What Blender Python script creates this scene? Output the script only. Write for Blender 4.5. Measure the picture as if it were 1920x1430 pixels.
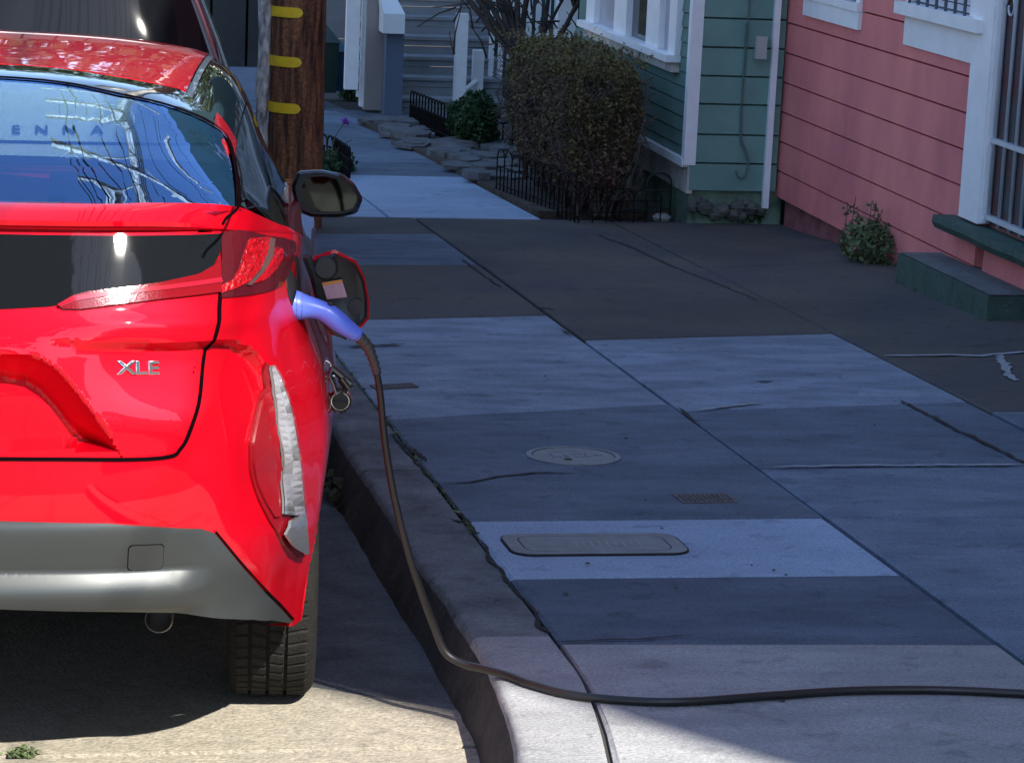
import bpy, bmesh, math, random
from mathutils import Vector, Matrix, noise
random.seed(7)
S = bpy.context.scene
for o in list(bpy.data.objects): bpy.data.objects.remove(o)
COL = S.collection
# ------------------------------------------------------------------ camera
F0, TH, RO, PSI, SL, HC = 5000.0, .211, .045, .197, .044, 1.63
_F = Vector((math.sin(PSI)*math.cos(TH), math.cos(PSI)*math.cos(TH), -math.sin(TH)))
_R = Vector((math.cos(PSI), -math.sin(PSI), 0)); _U = _R.cross(_F)
CR = _R*math.cos(RO)+_U*math.sin(RO); CU = -_R*math.sin(RO)+_U*math.cos(RO); CF = _F
CAM = Vector((0, 0, HC))
cd = bpy.data.cameras.new('camera'); cd.lens = F0/1920*36; cd.sensor_width = 36; cd.clip_start = .1; cd.clip_end = 2000
co = bpy.data.objects.new('camera', cd); COL.objects.link(co)
co.matrix_world = Matrix(((CR.x, CU.x, -CF.x, 0), (CR.y, CU.y, -CF.y, 0), (CR.z, CU.z, -CF.z, HC), (0, 0, 0, 1)))
S.camera = co
# ------------------------------------------------------------------ light
W = bpy.data.worlds.new('World'); S.world = W; W.use_nodes = True
SUNT = Vector((-.34, .94, -.88)).normalized()
EL = math.asin(-SUNT.z)
nt = W.node_tree; sky = nt.nodes.new('ShaderNodeTexSky'); sky.sky_type = 'NISHITA'; sky.sun_disc = False
sky.sun_elevation = EL; sky.sun_rotation = math.atan2(-SUNT.x, -SUNT.y); sky.dust_density = .4; sky.ozone_density = 3.0; sky.air_density = 1.0
bg = nt.nodes['Background']; bg.inputs[1].default_value = .135
nt.links.new(sky.outputs[0], bg.inputs[0])
sl = bpy.data.lights.new('sun', 'SUN'); sl.energy = 4.8; sl.angle = math.radians(.53); sl.color = (1, .95, .86)
so = bpy.data.objects.new('sun', sl); COL.objects.link(so); so.rotation_euler = SUNT.to_track_quat('-Z', 'Y').to_euler()
S.view_settings.view_transform = 'Standard'; S.view_settings.look = 'None'; S.view_settings.exposure = 1.3; S.view_settings.gamma = 1
S.render.engine = 'CYCLES'
# ------------------------------------------------------------------ placement helpers
def ray(px, py): return CF + CR*((px-960)/F0) + CU*((715-py)/F0)
def G(px, py, h=0.0):
    d = ray(px, py); t = (h-HC)/(d.z+SL*d.y); return CAM+d*t
def PX(px, py, x): d = ray(px, py); return CAM+d*(x/d.x)
def PY(px, py, y): d = ray(px, py); return CAM+d*(y/d.y)
def g(x, y, h=0.0): return Vector((x, y, -SL*y+h))
# ------------------------------------------------------------------ materials
MATS = {}
def mat(name, col, rough=.6, spots=0, metal=0, bump=0, bscale=60, var=0, vscale=3, col2=None, coat=0, spec=.5, emis=None, stretch=(1, 1, 1), detail=6, fine=0, fscale=200, trans=0, ior=1.45, tint=None):
    if name in MATS: return MATS[name]
    m = bpy.data.materials.new(name); m.use_nodes = True; n = m.node_tree; L = n.links; b = n.nodes['Principled BSDF']
    b.inputs['Base Color'].default_value = (*col, 1); b.inputs['Roughness'].default_value = rough; b.inputs['Metallic'].default_value = metal
    b.inputs['Coat Weight'].default_value = coat; b.inputs['Coat Roughness'].default_value = .02; b.inputs['Specular IOR Level'].default_value = spec
    b.inputs['IOR'].default_value = ior; b.inputs['Transmission Weight'].default_value = trans
    geo = n.nodes.new('ShaderNodeNewGeometry'); mp = n.nodes.new('ShaderNodeMapping'); mp.inputs['Scale'].default_value = stretch
    L.new(geo.outputs['Position'], mp.inputs['Vector'])
    if var or fine:
        last = None
        c2 = col2 or tuple(c*(1-var) for c in col)
        a = n.nodes.new('ShaderNodeTexNoise'); a.inputs['Scale'].default_value = vscale; a.inputs['Detail'].default_value = detail; a.inputs['Roughness'].default_value = .62
        L.new(mp.outputs[0], a.inputs['Vector'])
        rp = n.nodes.new('ShaderNodeValToRGB'); rp.color_ramp.elements[0].position = .36; rp.color_ramp.elements[1].position = .64
        rp.color_ramp.elements[0].color = (*c2, 1); rp.color_ramp.elements[1].color = (*col, 1); L.new(a.outputs[0], rp.inputs[0]); last = rp.outputs[0]
        if fine:
            f = n.nodes.new('ShaderNodeTexNoise'); f.inputs['Scale'].default_value = fscale; f.inputs['Detail'].default_value = 3; L.new(geo.outputs['Position'], f.inputs['Vector'])
            mr = n.nodes.new('ShaderNodeMapRange'); mr.inputs[1].default_value = .3; mr.inputs[2].default_value = .7; mr.inputs[3].default_value = 1-fine; mr.inputs[4].default_value = 1+fine; L.new(f.outputs[0], mr.inputs[0])
            mx = n.nodes.new('ShaderNodeVectorMath'); mx.operation = 'SCALE'; L.new(last, mx.inputs[0]); L.new(mr.outputs[0], mx.inputs['Scale']); last = mx.outputs[0]
        if spots:
            for sc_, lo, hi, am in ((11, .60, .68, spots), (1.1, .45, .75, spots*1.1), (55, .66, .70, spots*1.2)):
                f = n.nodes.new('ShaderNodeTexNoise'); f.inputs['Scale'].default_value = sc_; f.inputs['Detail'].default_value = 6; f.inputs['Distortion'].default_value = .4; L.new(geo.outputs['Position'], f.inputs['Vector'])
                mr = n.nodes.new('ShaderNodeMapRange'); mr.inputs[1].default_value = lo; mr.inputs[2].default_value = hi; mr.inputs[3].default_value = 1; mr.inputs[4].default_value = 1-am; L.new(f.outputs[0], mr.inputs[0])
                mx = n.nodes.new('ShaderNodeVectorMath'); mx.operation = 'SCALE'; L.new(last, mx.inputs[0]); L.new(mr.outputs[0], mx.inputs['Scale']); last = mx.outputs[0]
        L.new(last, b.inputs['Base Color'])
    if bump:
        t = n.nodes.new('ShaderNodeTexNoise'); t.inputs['Scale'].default_value = bscale; t.inputs['Detail'].default_value = 5; L.new(mp.outputs[0], t.inputs['Vector'])
        bp = n.nodes.new('ShaderNodeBump'); bp.inputs['Strength'].default_value = bump; bp.inputs['Distance'].default_value = .01; L.new(t.outputs[0], bp.inputs['Height']); L.new(bp.outputs[0], b.inputs['Normal'])
    if emis: b.inputs['Emission Color'].default_value = (*emis[:3], 1); b.inputs['Emission Strength'].default_value = emis[3]
    MATS[name] = m; return m
def conc(name, col, col2=None, v=.25): return mat(name, col, .9, bump=.35, bscale=90, var=v, vscale=2.6, col2=col2, stretch=(1, 2.4, 1), detail=9, spots=.22, fine=.22, fscale=150, spec=.3)
def glass(name, tint=(.5, .6, .62), refl=.25, gcol=(1, 1, 1), rough=.0):
    if name in MATS: return MATS[name]
    m = bpy.data.materials.new(name); m.use_nodes = True; n = m.node_tree; n.nodes.clear(); L = n.links
    out = n.nodes.new('ShaderNodeOutputMaterial'); mx = n.nodes.new('ShaderNodeMixShader'); tr = n.nodes.new('ShaderNodeBsdfTransparent'); gl = n.nodes.new('ShaderNodeBsdfGlossy')
    tr.inputs[0].default_value = (*tint, 1); gl.inputs['Color'].default_value = (*gcol, 1); gl.inputs['Roughness'].default_value = rough
    fr = n.nodes.new('ShaderNodeLayerWeight'); pw = n.nodes.new('ShaderNodeMath'); pw.operation = 'POWER'; pw.inputs[1].default_value = 4; L.new(fr.outputs['Facing'], pw.inputs[0]); ad = n.nodes.new('ShaderNodeMath'); ad.inputs[1].default_value = refl+.04; L.new(pw.outputs[0], ad.inputs[0]); ad.use_clamp = True
    L.new(ad.outputs[0], mx.inputs[0]); L.new(tr.outputs[0], mx.inputs[1]); L.new(gl.outputs[0], mx.inputs[2]); L.new(mx.outputs[0], out.inputs[0])
    MATS[name] = m; return m
# ------------------------------------------------------------------ object helpers
def tag(o, label=None, cat=None, group=None, kind=None):
    if label: o['label'] = label
    if cat: o['category'] = cat
    if group: o['group'] = group
    if kind: o['kind'] = kind
    return o
def wm(o): return (wm(o.parent) @ o.matrix_parent_inverse if o.parent else Matrix()) @ o.matrix_basis
def empty(name, loc=(0, 0, 0), parent=None, local=False, **k):
    o = bpy.data.objects.new(name, None); o.empty_display_size = .1; COL.objects.link(o); o.location = loc
    if parent:
        o.parent = parent
        if not local: o.matrix_parent_inverse = wm(parent).inverted()
    return tag(o, **k)
def mesh(name, V, Fc, m, parent=None, smooth=False, local=False, auto=None, **k):
    """V in world coordinates (or the parent's own when local)."""
    me = bpy.data.meshes.new(name); me.from_pydata([tuple(v) for v in V], [], Fc)
    if isinstance(m, (list, tuple)):
        for q in m: me.materials.append(q)
    else: me.materials.append(m)
    if smooth: me.polygons.foreach_set('use_smooth', [True]*len(me.polygons))
    me.update(); 
    if auto is not None and smooth: me.set_sharp_from_angle(angle=math.radians(auto))
    o = bpy.data.objects.new(name, me); COL.objects.link(o)
    if parent is not None:
        o.parent = parent
        if not local: o.matrix_parent_inverse = wm(parent).inverted()
    return tag(o, **k)
class MB:
    def __init__(s): s.V = []; s.F = []
    def add(s, V, Fc):
        n = len(s.V); s.V += [Vector(v) for v in V]; s.F += [tuple(i+n for i in f) for f in Fc]; return s
    def box(s, a, b):
        x0, y0, z0 = a; x1, y1, z1 = b
        return s.add([(x0, y0, z0), (x1, y0, z0), (x1, y1, z0), (x0, y1, z0), (x0, y0, z1), (x1, y0, z1), (x1, y1, z1), (x0, y1, z1)],
                     [(0, 3, 2, 1), (4, 5, 6, 7), (0, 1, 5, 4), (1, 2, 6, 5), (2, 3, 7, 6), (3, 0, 4, 7)])
    def hexa(s, P): return s.add(P, [(0, 3, 2, 1), (4, 5, 6, 7), (0, 1, 5, 4), (1, 2, 6, 5), (2, 3, 7, 6), (3, 0, 4, 7)])
    def tube(s, pts, r, n=8, cap=True, close=False):
        pts = [Vector(p) for p in pts]; R = r if isinstance(r, (list, tuple)) else [r]*len(pts); V = []; Fc = []; up = None
        for i, p in enumerate(pts):
            if close: t = (pts[(i+1) % len(pts)]-pts[i-1])
            else: t = pts[min(i+1, len(pts)-1)]-pts[max(i-1, 0)]
            t.normalize()
            if up is None: up = Vector((0, 0, 1)) if abs(t.z) < .9 else Vector((1, 0, 0))
            a = t.cross(up)
            if a.length < 1e-4: a = t.cross(Vector((.3, .9, .2)))
            a.normalize(); b = a.cross(t); up = b
            for k in range(n):
                q = 2*math.pi*k/n; V.append(p+(a*math.cos(q)+b*math.sin(q))*R[i])
        m = len(pts)
        for i in range(m if close else m-1):
            j = (i+1) % m
            for k in range(n): Fc.append((i*n+k, i*n+(k+1) % n, j*n+(k+1) % n, j*n+k))
        if cap and not close: Fc.append(tuple(range(n))[::-1]); Fc.append(tuple((m-1)*n+k for k in range(n)))
        return s.add(V, Fc)
    def lathe(s, prof, c, axis=(0, 0, 1), n=24, ref=None):
        ax = Vector(axis).normalized(); a = ax.orthogonal().normalized() if ref is None else Vector(ref); b = ax.cross(a); c = Vector(c); V = []; Fc = []
        for (r, h) in prof:
            for k in range(n): q = 2*math.pi*k/n; V.append(c+ax*h+(a*math.cos(q)+b*math.sin(q))*r)
        for i in range(len(prof)-1):
            for k in range(n): Fc.append((i*n+k, i*n+(k+1) % n, (i+1)*n+(k+1) % n, (i+1)*n+k))
        return s.add(V, Fc)
    def prism(s, poly, off):
        """poly: list of points, extruded by the vector off."""
        n = len(poly); off = Vector(off); P = [Vector(p) for p in poly]
        return s.add(P+[p+off for p in P], [tuple(range(n))[::-1], tuple(range(n, 2*n))]+[(i, (i+1) % n, n+(i+1) % n, n+i) for i in range(n)])
    def build(s, name, m, parent=None, **k): return mesh(name, s.V, s.F, m, parent, **k)
def spline(P, n):
    """Catmull-Rom through P, n samples per span."""
    P = [Vector(p) for p in P]; out = []
    for i in range(len(P)-1):
        a = P[max(i-1, 0)]; b = P[i]; c = P[i+1]; d = P[min(i+2, len(P)-1)]
        for k in range(n):
            t = k/n; out.append(.5*((2*b)+(c-a)*t+(2*a-5*b+4*c-d)*t*t+(3*b-a-3*c+d)*t**3))
    out.append(P[-1]); return out
def lerp(T, x):
    """piecewise table with smooth interpolation."""
    if x <= T[0][0]: return T[0][1]
    for i in range(len(T)-1):
        if x <= T[i+1][0]:
            a, b = T[i], T[i+1]; t = (x-a[0])/(b[0]-a[0]); p0 = T[max(i-1, 0)]; p3 = T[min(i+2, len(T)-1)]
            m0 = (b[1]-p0[1])/max(b[0]-p0[0], 1e-6)*(b[0]-a[0]); m1 = (p3[1]-a[1])/max(p3[0]-a[0], 1e-6)*(b[0]-a[0])
            return (2*t**3-3*t*t+1)*a[1]+(t**3-2*t*t+t)*m0+(-2*t**3+3*t*t)*b[1]+(t**3-t*t)*m1
    return T[-1][1]
def sm(a, b, x): t = min(1, max(0, (x-a)/(b-a))); return t*t*(3-2*t)
def copyobj(o, parent=None):
    c = o.copy(); COL.objects.link(c)
    if parent: c.parent = parent; c.matrix_parent_inverse = o.matrix_parent_inverse
    return c
def copytree(o, parent=None):
    c = copyobj(o, parent)
    for ch in list(o.children): copytree(ch, c)
    return c
# ================================================================== SETTING
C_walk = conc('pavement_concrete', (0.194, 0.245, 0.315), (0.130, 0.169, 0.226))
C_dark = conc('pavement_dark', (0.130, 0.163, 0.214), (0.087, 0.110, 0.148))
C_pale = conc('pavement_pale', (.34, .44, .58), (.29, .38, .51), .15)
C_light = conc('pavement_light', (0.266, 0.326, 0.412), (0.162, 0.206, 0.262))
C_near = conc('pavement_near', (.365, .37, .375), (.27, .275, .285))
def kdx(y): return -.14*max(0, min(5.55-y, 1.3))**1.4
C_drive = mat('driveway_asphalt', (.080, .082, .088), .9, bump=.5, bscale=150, vscale=1.5, var=.4, detail=8, spots=.25, col2=(.115, .104, .09), fine=.25, fscale=230, spec=.3)
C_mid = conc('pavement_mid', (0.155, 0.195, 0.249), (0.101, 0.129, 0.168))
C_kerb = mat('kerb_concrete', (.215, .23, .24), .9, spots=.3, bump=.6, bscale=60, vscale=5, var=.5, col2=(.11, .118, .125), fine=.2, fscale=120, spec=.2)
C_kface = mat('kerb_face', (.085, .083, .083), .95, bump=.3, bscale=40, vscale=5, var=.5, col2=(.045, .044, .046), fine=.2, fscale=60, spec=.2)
C_road = mat('gutter_concrete', (.345, .31, .25), .92, spots=.15, bump=.5, bscale=110, vscale=26, var=.2, col2=(.27, .245, .20), fine=.22, fscale=95, spec=.2)
C_gut = mat('gutter_shaded', (.125, .13, .14), .92, bump=.5, bscale=110, vscale=8, var=.35, fine=.22, fscale=95, spec=.2)
C_asph = mat('road_asphalt', (.26, .25, .24), .9, bump=.6, bscale=120, vscale=6, var=.4, fine=.3, fscale=200)
C_soil = mat('soil', (.09, .07, .055), 1, bump=1, bscale=30, vscale=12, var=.6, fine=.4, fscale=80)
C_joint = mat('joint_dirt', (.035, .032, .03), 1)
def sheet(name, x0, x1, y0, y1, h, m, **k):
    return mesh(name, [g(x0, y0, h), g(x1, y0, h), g(x1, y1, h), g(x0, y1, h)], [(0, 1, 2, 3)], m, **k)
sheet('ground', -400, 400, -60, 900, -.40, C_soil, kind='structure')
sheet('road', -9, -3.5, -40, 120, -.158, C_asph, kind='structure')
def slab(par, P, h, m, thick=.08, name='slab', ch=.006):
    """concrete slab with chamfered edges; P are (x, y) corners, counter-clockwise."""
    n = len(P); cx = sum(p[0] for p in P)/n; cy = sum(p[1] for p in P)/n
    H = h if isinstance(h, list) else [h]*n
    V = [g(x, y, h-thick) for (x, y), h in zip(P, H)]+[g(x, y, h-ch) for (x, y), h in zip(P, H)]
    for (x, y), h in zip(P, H):
        d = Vector((cx-x, cy-y)); d = d/d.length*ch*2.2; V.append(g(x+d.x, y+d.y, h))
    Fc = []
    for k in range(2):
        for i in range(n): j = (i+1) % n; Fc.append((k*n+i, k*n+j, (k+1)*n+j, (k+1)*n+i))
    Fc.append(tuple(range(2*n, 3*n)))
    return mesh(name, V, Fc, m, par)
gut = empty('gutter', kind='structure')
yj = G(40, 1419, -.15).y
for i, (a, b) in enumerate([(-3, 2.2), (2.2, yj-.01), (yj+.01, 11.0), (11.02, 20), (20.02, 40), (40.02, 60)]):
    if i != 2: slab(gut, [(-3.5, a), (1.06, a), (1.06, b), (-3.5, b)], -.15+.0004*i, C_road, .1, ch=.002)
    else:
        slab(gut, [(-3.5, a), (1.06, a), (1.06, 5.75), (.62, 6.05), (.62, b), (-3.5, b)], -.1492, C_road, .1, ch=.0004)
        slab(gut, [(.62, 6.05), (1.06, 5.75), (1.06, b), (.62, b)], -.1492, C_gut, .1, ch=.0001)  # darker slab edged along the shadow line; shade painted into its colour
# pavement: joints at x = 1.29, 2.35, 3.48
pav = empty('pavement', kind='structure')
mesh('bedding', [g(1.2, -5, -.02), g(4.6, -5, -.02), g(4.6, 60, -.02), g(1.2, 60, -.02)], [(0, 1, 2, 3)], C_joint, pav)
J = .0075
def col(x0, x1, rows):
    for (ya, yb, yc, yd, m) in rows:   # ya near-left, yb near-right, yc far-right, yd far-left
        if x0 == 1.29 and ya < 5.5:
            L_ = [(x0+J+kdx(q), q) for q in (5.7, 5.4, 5.1, 4.8, 4.5, 4.2) if ya+.05 < q < yd-.05]
            slab(pav, [(x0+J+kdx(ya), ya+.004), (x1-J, yb+.004), (x1-J, yc-.004), (x0+J+kdx(yd), yd-.004)]+L_, .001, m); continue
        if x0 == 3.48 and ya > 8:
            slab(pav, [(x0+J, ya+.004), (x1-J, yb+.004), (x1-J, yc-.004), (x0+J, yd-.004)], [0, .05, .05 if yc < 14 else 0, 0], m); continue
        slab(pav, [(x0+J, ya+.004), (x1-J, yb+.004), (x1-J, yc-.004), (x0+J, yd-.004)], random.uniform(-.003, .003), m)
yA = lambda l, r: (G(*l).y, G(*r).y)
a0 = yA((1030, 1205), (1850, 1207)); a1 = yA((960, 1083), (1690, 1076)); a2 = yA((870, 975), (1535, 969)); a3 = yA((722, 785), (1285, 757)); a4 = yA((690, 601), (1030, 590))
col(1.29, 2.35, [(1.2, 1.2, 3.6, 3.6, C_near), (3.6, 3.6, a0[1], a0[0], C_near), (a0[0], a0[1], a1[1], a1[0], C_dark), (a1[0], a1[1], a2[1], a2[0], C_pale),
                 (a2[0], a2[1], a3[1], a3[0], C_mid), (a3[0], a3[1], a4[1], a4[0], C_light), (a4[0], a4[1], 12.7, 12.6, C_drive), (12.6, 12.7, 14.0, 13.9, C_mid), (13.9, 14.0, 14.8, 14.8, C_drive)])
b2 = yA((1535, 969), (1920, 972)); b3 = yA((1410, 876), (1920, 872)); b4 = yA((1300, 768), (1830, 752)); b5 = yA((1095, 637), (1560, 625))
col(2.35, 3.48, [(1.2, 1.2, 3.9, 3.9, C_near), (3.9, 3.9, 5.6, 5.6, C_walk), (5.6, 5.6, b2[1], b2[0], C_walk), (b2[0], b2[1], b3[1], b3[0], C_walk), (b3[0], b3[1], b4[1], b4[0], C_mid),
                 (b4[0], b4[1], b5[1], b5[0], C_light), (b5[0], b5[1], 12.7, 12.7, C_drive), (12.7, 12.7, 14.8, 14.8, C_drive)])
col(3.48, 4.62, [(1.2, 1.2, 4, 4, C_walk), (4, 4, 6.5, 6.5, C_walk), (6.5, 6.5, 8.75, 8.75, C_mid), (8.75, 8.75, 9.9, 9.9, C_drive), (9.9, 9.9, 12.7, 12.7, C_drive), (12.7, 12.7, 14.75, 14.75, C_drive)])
# beyond the driveway: narrow walk, pale slabs
for (y0, y1, m) in [(14.8, 17.3, C_pale), (17.3, 18.3, C_mid), (18.3, 19.6, C_walk), (19.6, 21.8, C_mid), (21.8, 23.2, C_walk), (23.2, 26, C_mid), (26, 30, C_walk), (30, 36, C_mid), (36, 44, C_walk)]:
    slab(pav, [(1.29+J, y0), (2.2-J, y0), (2.2-J, y1-.01), (1.29+J, y1-.01)], random.uniform(-.003, .003), m)
    slab(pav, [(2.2+J, y0), (3.08, y0), (3.05 if y0 < 19 else 2.95, y1-.01), (2.2+J, y1-.01)], random.uniform(-.003, .003), m)
slab(pav, [(2.97, 22.2), (4.3, 22.2), (4.3, 23.4), (2.97, 23.4)], .0, C_mid)
# pale mortar line and spill on the right-hand slab
def ribbon(name, pts, w, m, par, h=.004, jit=.35, **k):
    P = [Vector((p[0], p[1])) for p in pts]; Q = []
    for i in range(len(P)-1):
        n = max(2, int((P[i+1]-P[i]).length/.022))
        for q in range(n): Q.append(P[i].lerp(P[i+1], q/n))
    Q.append(P[-1]); V = []; Fc = []
    for i, p in enumerate(Q):
        t = (Q[min(i+1, len(Q)-1)]-Q[max(i-1, 0)]).normalized(); nn = Vector((-t.y, t.x)); e = min(1, i/3+.2, (len(Q)-1-i)/3+.2)
        j = (noise.noise(Vector((p.x*9, p.y*9, 3)))*.012+(random.random()-.5)*w*jit*.8); ww = w*e*(1+(random.random()-.5)*jit*1.6)/2
        for s_ in (-1, 1): q = p+nn*(s_*ww+j); V.append(g(q.x, q.y, h+(.05*(q.x-3.4875)/1.125*(1 if q.y < 12.7 else max(0, (14.75-q.y)/2.05)) if q.y > 8.75 and q.x > 3.4875 else 0)))
    for i in range(len(Q)-1): Fc.append((2*i, 2*i+2, 2*i+3, 2*i+1))
    return mesh(name, V, Fc, m, par, **k)
gg = lambda *ps: [G(*p).xy for p in ps]
M_mortar = mat('mortar', (.36, .39, .42), .9, var=.3, vscale=20)
ribbon('mortar_line', gg((1655, 668), (1780, 672), (1840, 676), (1930, 672)), .032, M_mortar, pav, .0045, .25)
ribbon('mortar_spill', gg((1875, 676), (1885, 700), (1905, 722)), .035, M_mortar, pav, .0045, .6)
ribbon('mortar_line', gg((1300, 771), (1350, 765), (1430, 757)), .022, M_mortar, pav, .0045, .5)
ribbon('mortar_line', gg((1430, 877), (1600, 874), (1920, 872)), .018, M_mortar, pav, .0045, .5)
M_crack = mat('crack', (.03, .028, .026), 1)
for pts, w in [(((835, 908), (880, 905), (940, 895), (1000, 888), (1080, 888)), .012), (((745, 838), (768, 842), (790, 858), (800, 866)), .02),
               (((865, 487), (890, 505), (940, 540)), .01), (((1120, 440), (1180, 462), (1260, 500), (1400, 555), (1420, 565)), .012),
               (((1030, 1205), (1200, 1200), (1300, 1190)), .008), (((640, 652), (690, 650), (760, 646)), .03), ((((735, 815)), (760, 845), (800, 890), (840, 935), (872, 975), (930, 1060), (985, 1130), (1020, 1180)), .009),
               (((845, 975), (862, 980), (880, 976)), .02), (((1005, 1170), (1020, 1180), (1034, 1190)), .02), (((1272, 766), (1300, 790), (1318, 792)), .016), (((708, 787), (735, 782)), .03),
               (((1690, 752), (1780, 800), (1930, 0+872)), .015), (((1000, 575), (1040, 583)), .03), (((1050, 620), (1075, 628)), .02), (((1418, 716), (1450, 715)), .03), (((1200, 1120), (1230, 1118)), .01)]:
    ribbon('crack', gg(*pts), w, M_crack, pav, .0042, .5)
# kerb: stones with a rounded, slanted face
kerb = empty('kerb', kind='structure')
def kerbstone(y0, y1, dx=0):
    prof = [(1.045, -.30), (1.05, -.15), (1.092, -.022), (1.098, -.008), (1.107, -.0015), (1.12, 0), (1.283, 0), (1.283, -.1)]
    n = max(2, int((y1-y0)/.06)); V = []; Fc = []; m = len(prof)
    for i in range(n+1):
        y = y0+(y1-y0)*i/n
        for k, (x, h) in enumerate(prof):
            w = noise.noise(Vector((x*3, y*2.3, h*5)))*.010+noise.noise(Vector((x*9, y*14, h*9)))*.004
            V.append(g(x+dx+kdx(y)+(w if k < 6 else 0), y, h+(w*.5 if 2 < k < 6 else 0)))
    for i in range(n):
        for k in range(m-1): Fc.append((i*m+k, i*m+k+1, (i+1)*m+k+1, (i+1)*m+k))
    Fc.append(tuple(range(m))[::-1]); Fc.append(tuple(n*m+k for k in range(m)))
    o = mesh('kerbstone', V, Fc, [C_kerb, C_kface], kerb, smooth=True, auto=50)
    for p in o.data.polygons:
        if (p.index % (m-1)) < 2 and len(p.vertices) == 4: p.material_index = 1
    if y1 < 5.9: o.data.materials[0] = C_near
    return o
MB().hexa([g(1.2, -3, -.3), g(1.27, -3, -.3), g(1.27, 45, -.3), g(1.2, 45, -.3), g(1.2, -3, -.012), g(1.27, -3, -.012), g(1.27, 45, -.012), g(1.2, 45, -.012)]).build('kerb_bedding', C_joint, kerb)
for a, b in [(-3, 1.5), (1.51, 3.4), (3.41, 5.846), (5.848, 7.75), (7.765, 10.0), (10.01, 12.4), (12.41, 15), (15.01, 18), (18.01, 22), (22.01, 30), (30.01, 45)]: kerbstone(a, b, random.uniform(-.004, .004))
# iron covers let into the pavement
M_iron = mat('cast_iron', (.16, .145, .14), .7, metal=.3, bump=.4, bscale=80, var=.4, vscale=25)
M_cov = mat('cover_concrete', (.27, .285, .29), .85, bump=.3, bscale=90, var=.2, vscale=14, col2=(.21, .225, .22))
M_covr = mat('cover_metal', (.26, .28, .30), .6, metal=.2, bump=.3, bscale=60, var=.3, vscale=12)
def quadplate(name, c4, m, label, h=.004):
    P = [G(*p) for p in c4]; b = MB(); b.prism([g(p.x, p.y, -.03) for p in P], (0, 0, .03+h))
    t = empty(name, g(P[0].x, P[0].y), label=label, cat='cover plate'); b.build('plate', m, t)
    r = MB()
    for i in range(1, 12):
        a = P[0].lerp(P[1], i/12); d = P[3].lerp(P[2], i/12); w = (P[1]-P[0])*.02
        p = a.lerp(d, .15); q = a.lerp(d, .85); r.prism([g(p.x, p.y, h), g(p.x+w.x, p.y+w.y, h), g(q.x+w.x, q.y+w.y, h), g(q.x, q.y, h)], (0, 0, .003))
    r.build('ribs', m, t); return t
quadplate('drain_plate', [(1280, 944), (1385, 943), (1365, 927), (1258, 927)], M_iron, 'small rusty rectangular iron plate in the pavement beyond the rounded utility cover')
quadplate('drain_plate', [(705, 730), (785, 726), (772, 719), (693, 723)], M_iron, 'small rusty iron plate in the pavement behind the hanging charging cable')
def roundcover():
    c = G(1075, 856); R = .125*1.02; t = empty('round_cover', g(c.x, c.y), label='small round metal utility cover with raised marks set in the grey slab', cat='utility cover')
    ax = (0, SL, 1)
    MB().lathe([(R+.022, -.01), (R+.022, .005), (R+.006, .006), (R+.004, -.004)], g(c.x, c.y), ax, 40).build('ring', M_covr, t, smooth=True, auto=30)
    MB().lathe([(R, -.01), (R, .003), (R-.012, .004), (.001, .004)], g(c.x, c.y), ax, 40).build('lid', M_cov, t, smooth=True, auto=30)
    b = MB()
    for (x, y, w, d) in [(-.07, .0, .03, .05), (-.03, .0, .012, .05), (.0, .02, .03, .012), (.0, -.02, .03, .012), (.04, 0, .012, .05), (.065, 0, .03, .012)]:
        b.prism([g(c.x+x, c.y+y-d/2, .003), g(c.x+x+w, c.y+y-d/2, .003), g(c.x+x+w, c.y+y+d/2, .003), g(c.x+x, c.y+y+d/2, .003)], (0, 0, .004))
    b.build('raised_marks', M_covr, t)
    k = MB(); k.lathe([(.014, .0), (.014, .0052), (.001, .0052)], g(c.x-.03, c.y-.06), ax, 12); k.build('key_hole', M_crack, t)
roundcover()
def rrect(cx, cy, w, d, r, h, sk=0):
    P = []
    for (sx, sy, a0) in ((1, 1, 0), (-1, 1, 90), (-1, -1, 180), (1, -1, 270)):
        for k in range(5):
            a = math.radians(a0+k*22.5); P.append(g(cx+sx*(w/2-r)+r*math.cos(a), cy+sy*(d/2-r)+r*math.sin(a), h))
    return P
def utility():
    a = G(960, 1038); b = G(1270, 1004); cx, cy = (G(945, 1020).x+G(1283, 1022).x)/2, (G(1115, 1041).y+G(1115, 1001).y)/2
    w = G(1283, 1022).x-G(945, 1020).x; d = G(1115, 1001).y-G(1115, 1041).y
    t = empty('utility_box_cover', g(cx, cy), label='large rounded rectangular utility box cover in the pale blue slab', cat='utility cover')
    MB().prism(rrect(cx, cy, w, d, .06, -.01), (0, 0, .0132)).build('gap', mat('cover_gap', (.03, .03, .03), 1), t)
    o = MB(); O = rrect(cx, cy, w-.010, d-.008, .055, .0042); I = rrect(cx, cy, w-.085, d-.07, .045, .0042)
    o.add(O+I, [(i, (i+1) % 20, 20+(i+1) % 20, 20+i) for i in range(20)]).build('frame', M_cov, t)
    MB().prism(rrect(cx, cy, w-.093, d-.078, .04, -.005), (0, 0, .0095)).build('lid', M_cov, t)
    b = MB()
    for k in range(9):
        x = cx-.06+k*.022; s = .03 if k % 2 else .05
        b.prism([g(x, cy-s, .0043), g(x+.008, cy-s, .0043), g(x+.011, cy+s*.6, .0043), g(x+.003, cy+s*.6, .0043)], (0, 0, .0012))
    b.build('raised_marks', mat('cover_marks', (.3, .29, .29), .8), t)
utility()
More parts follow.
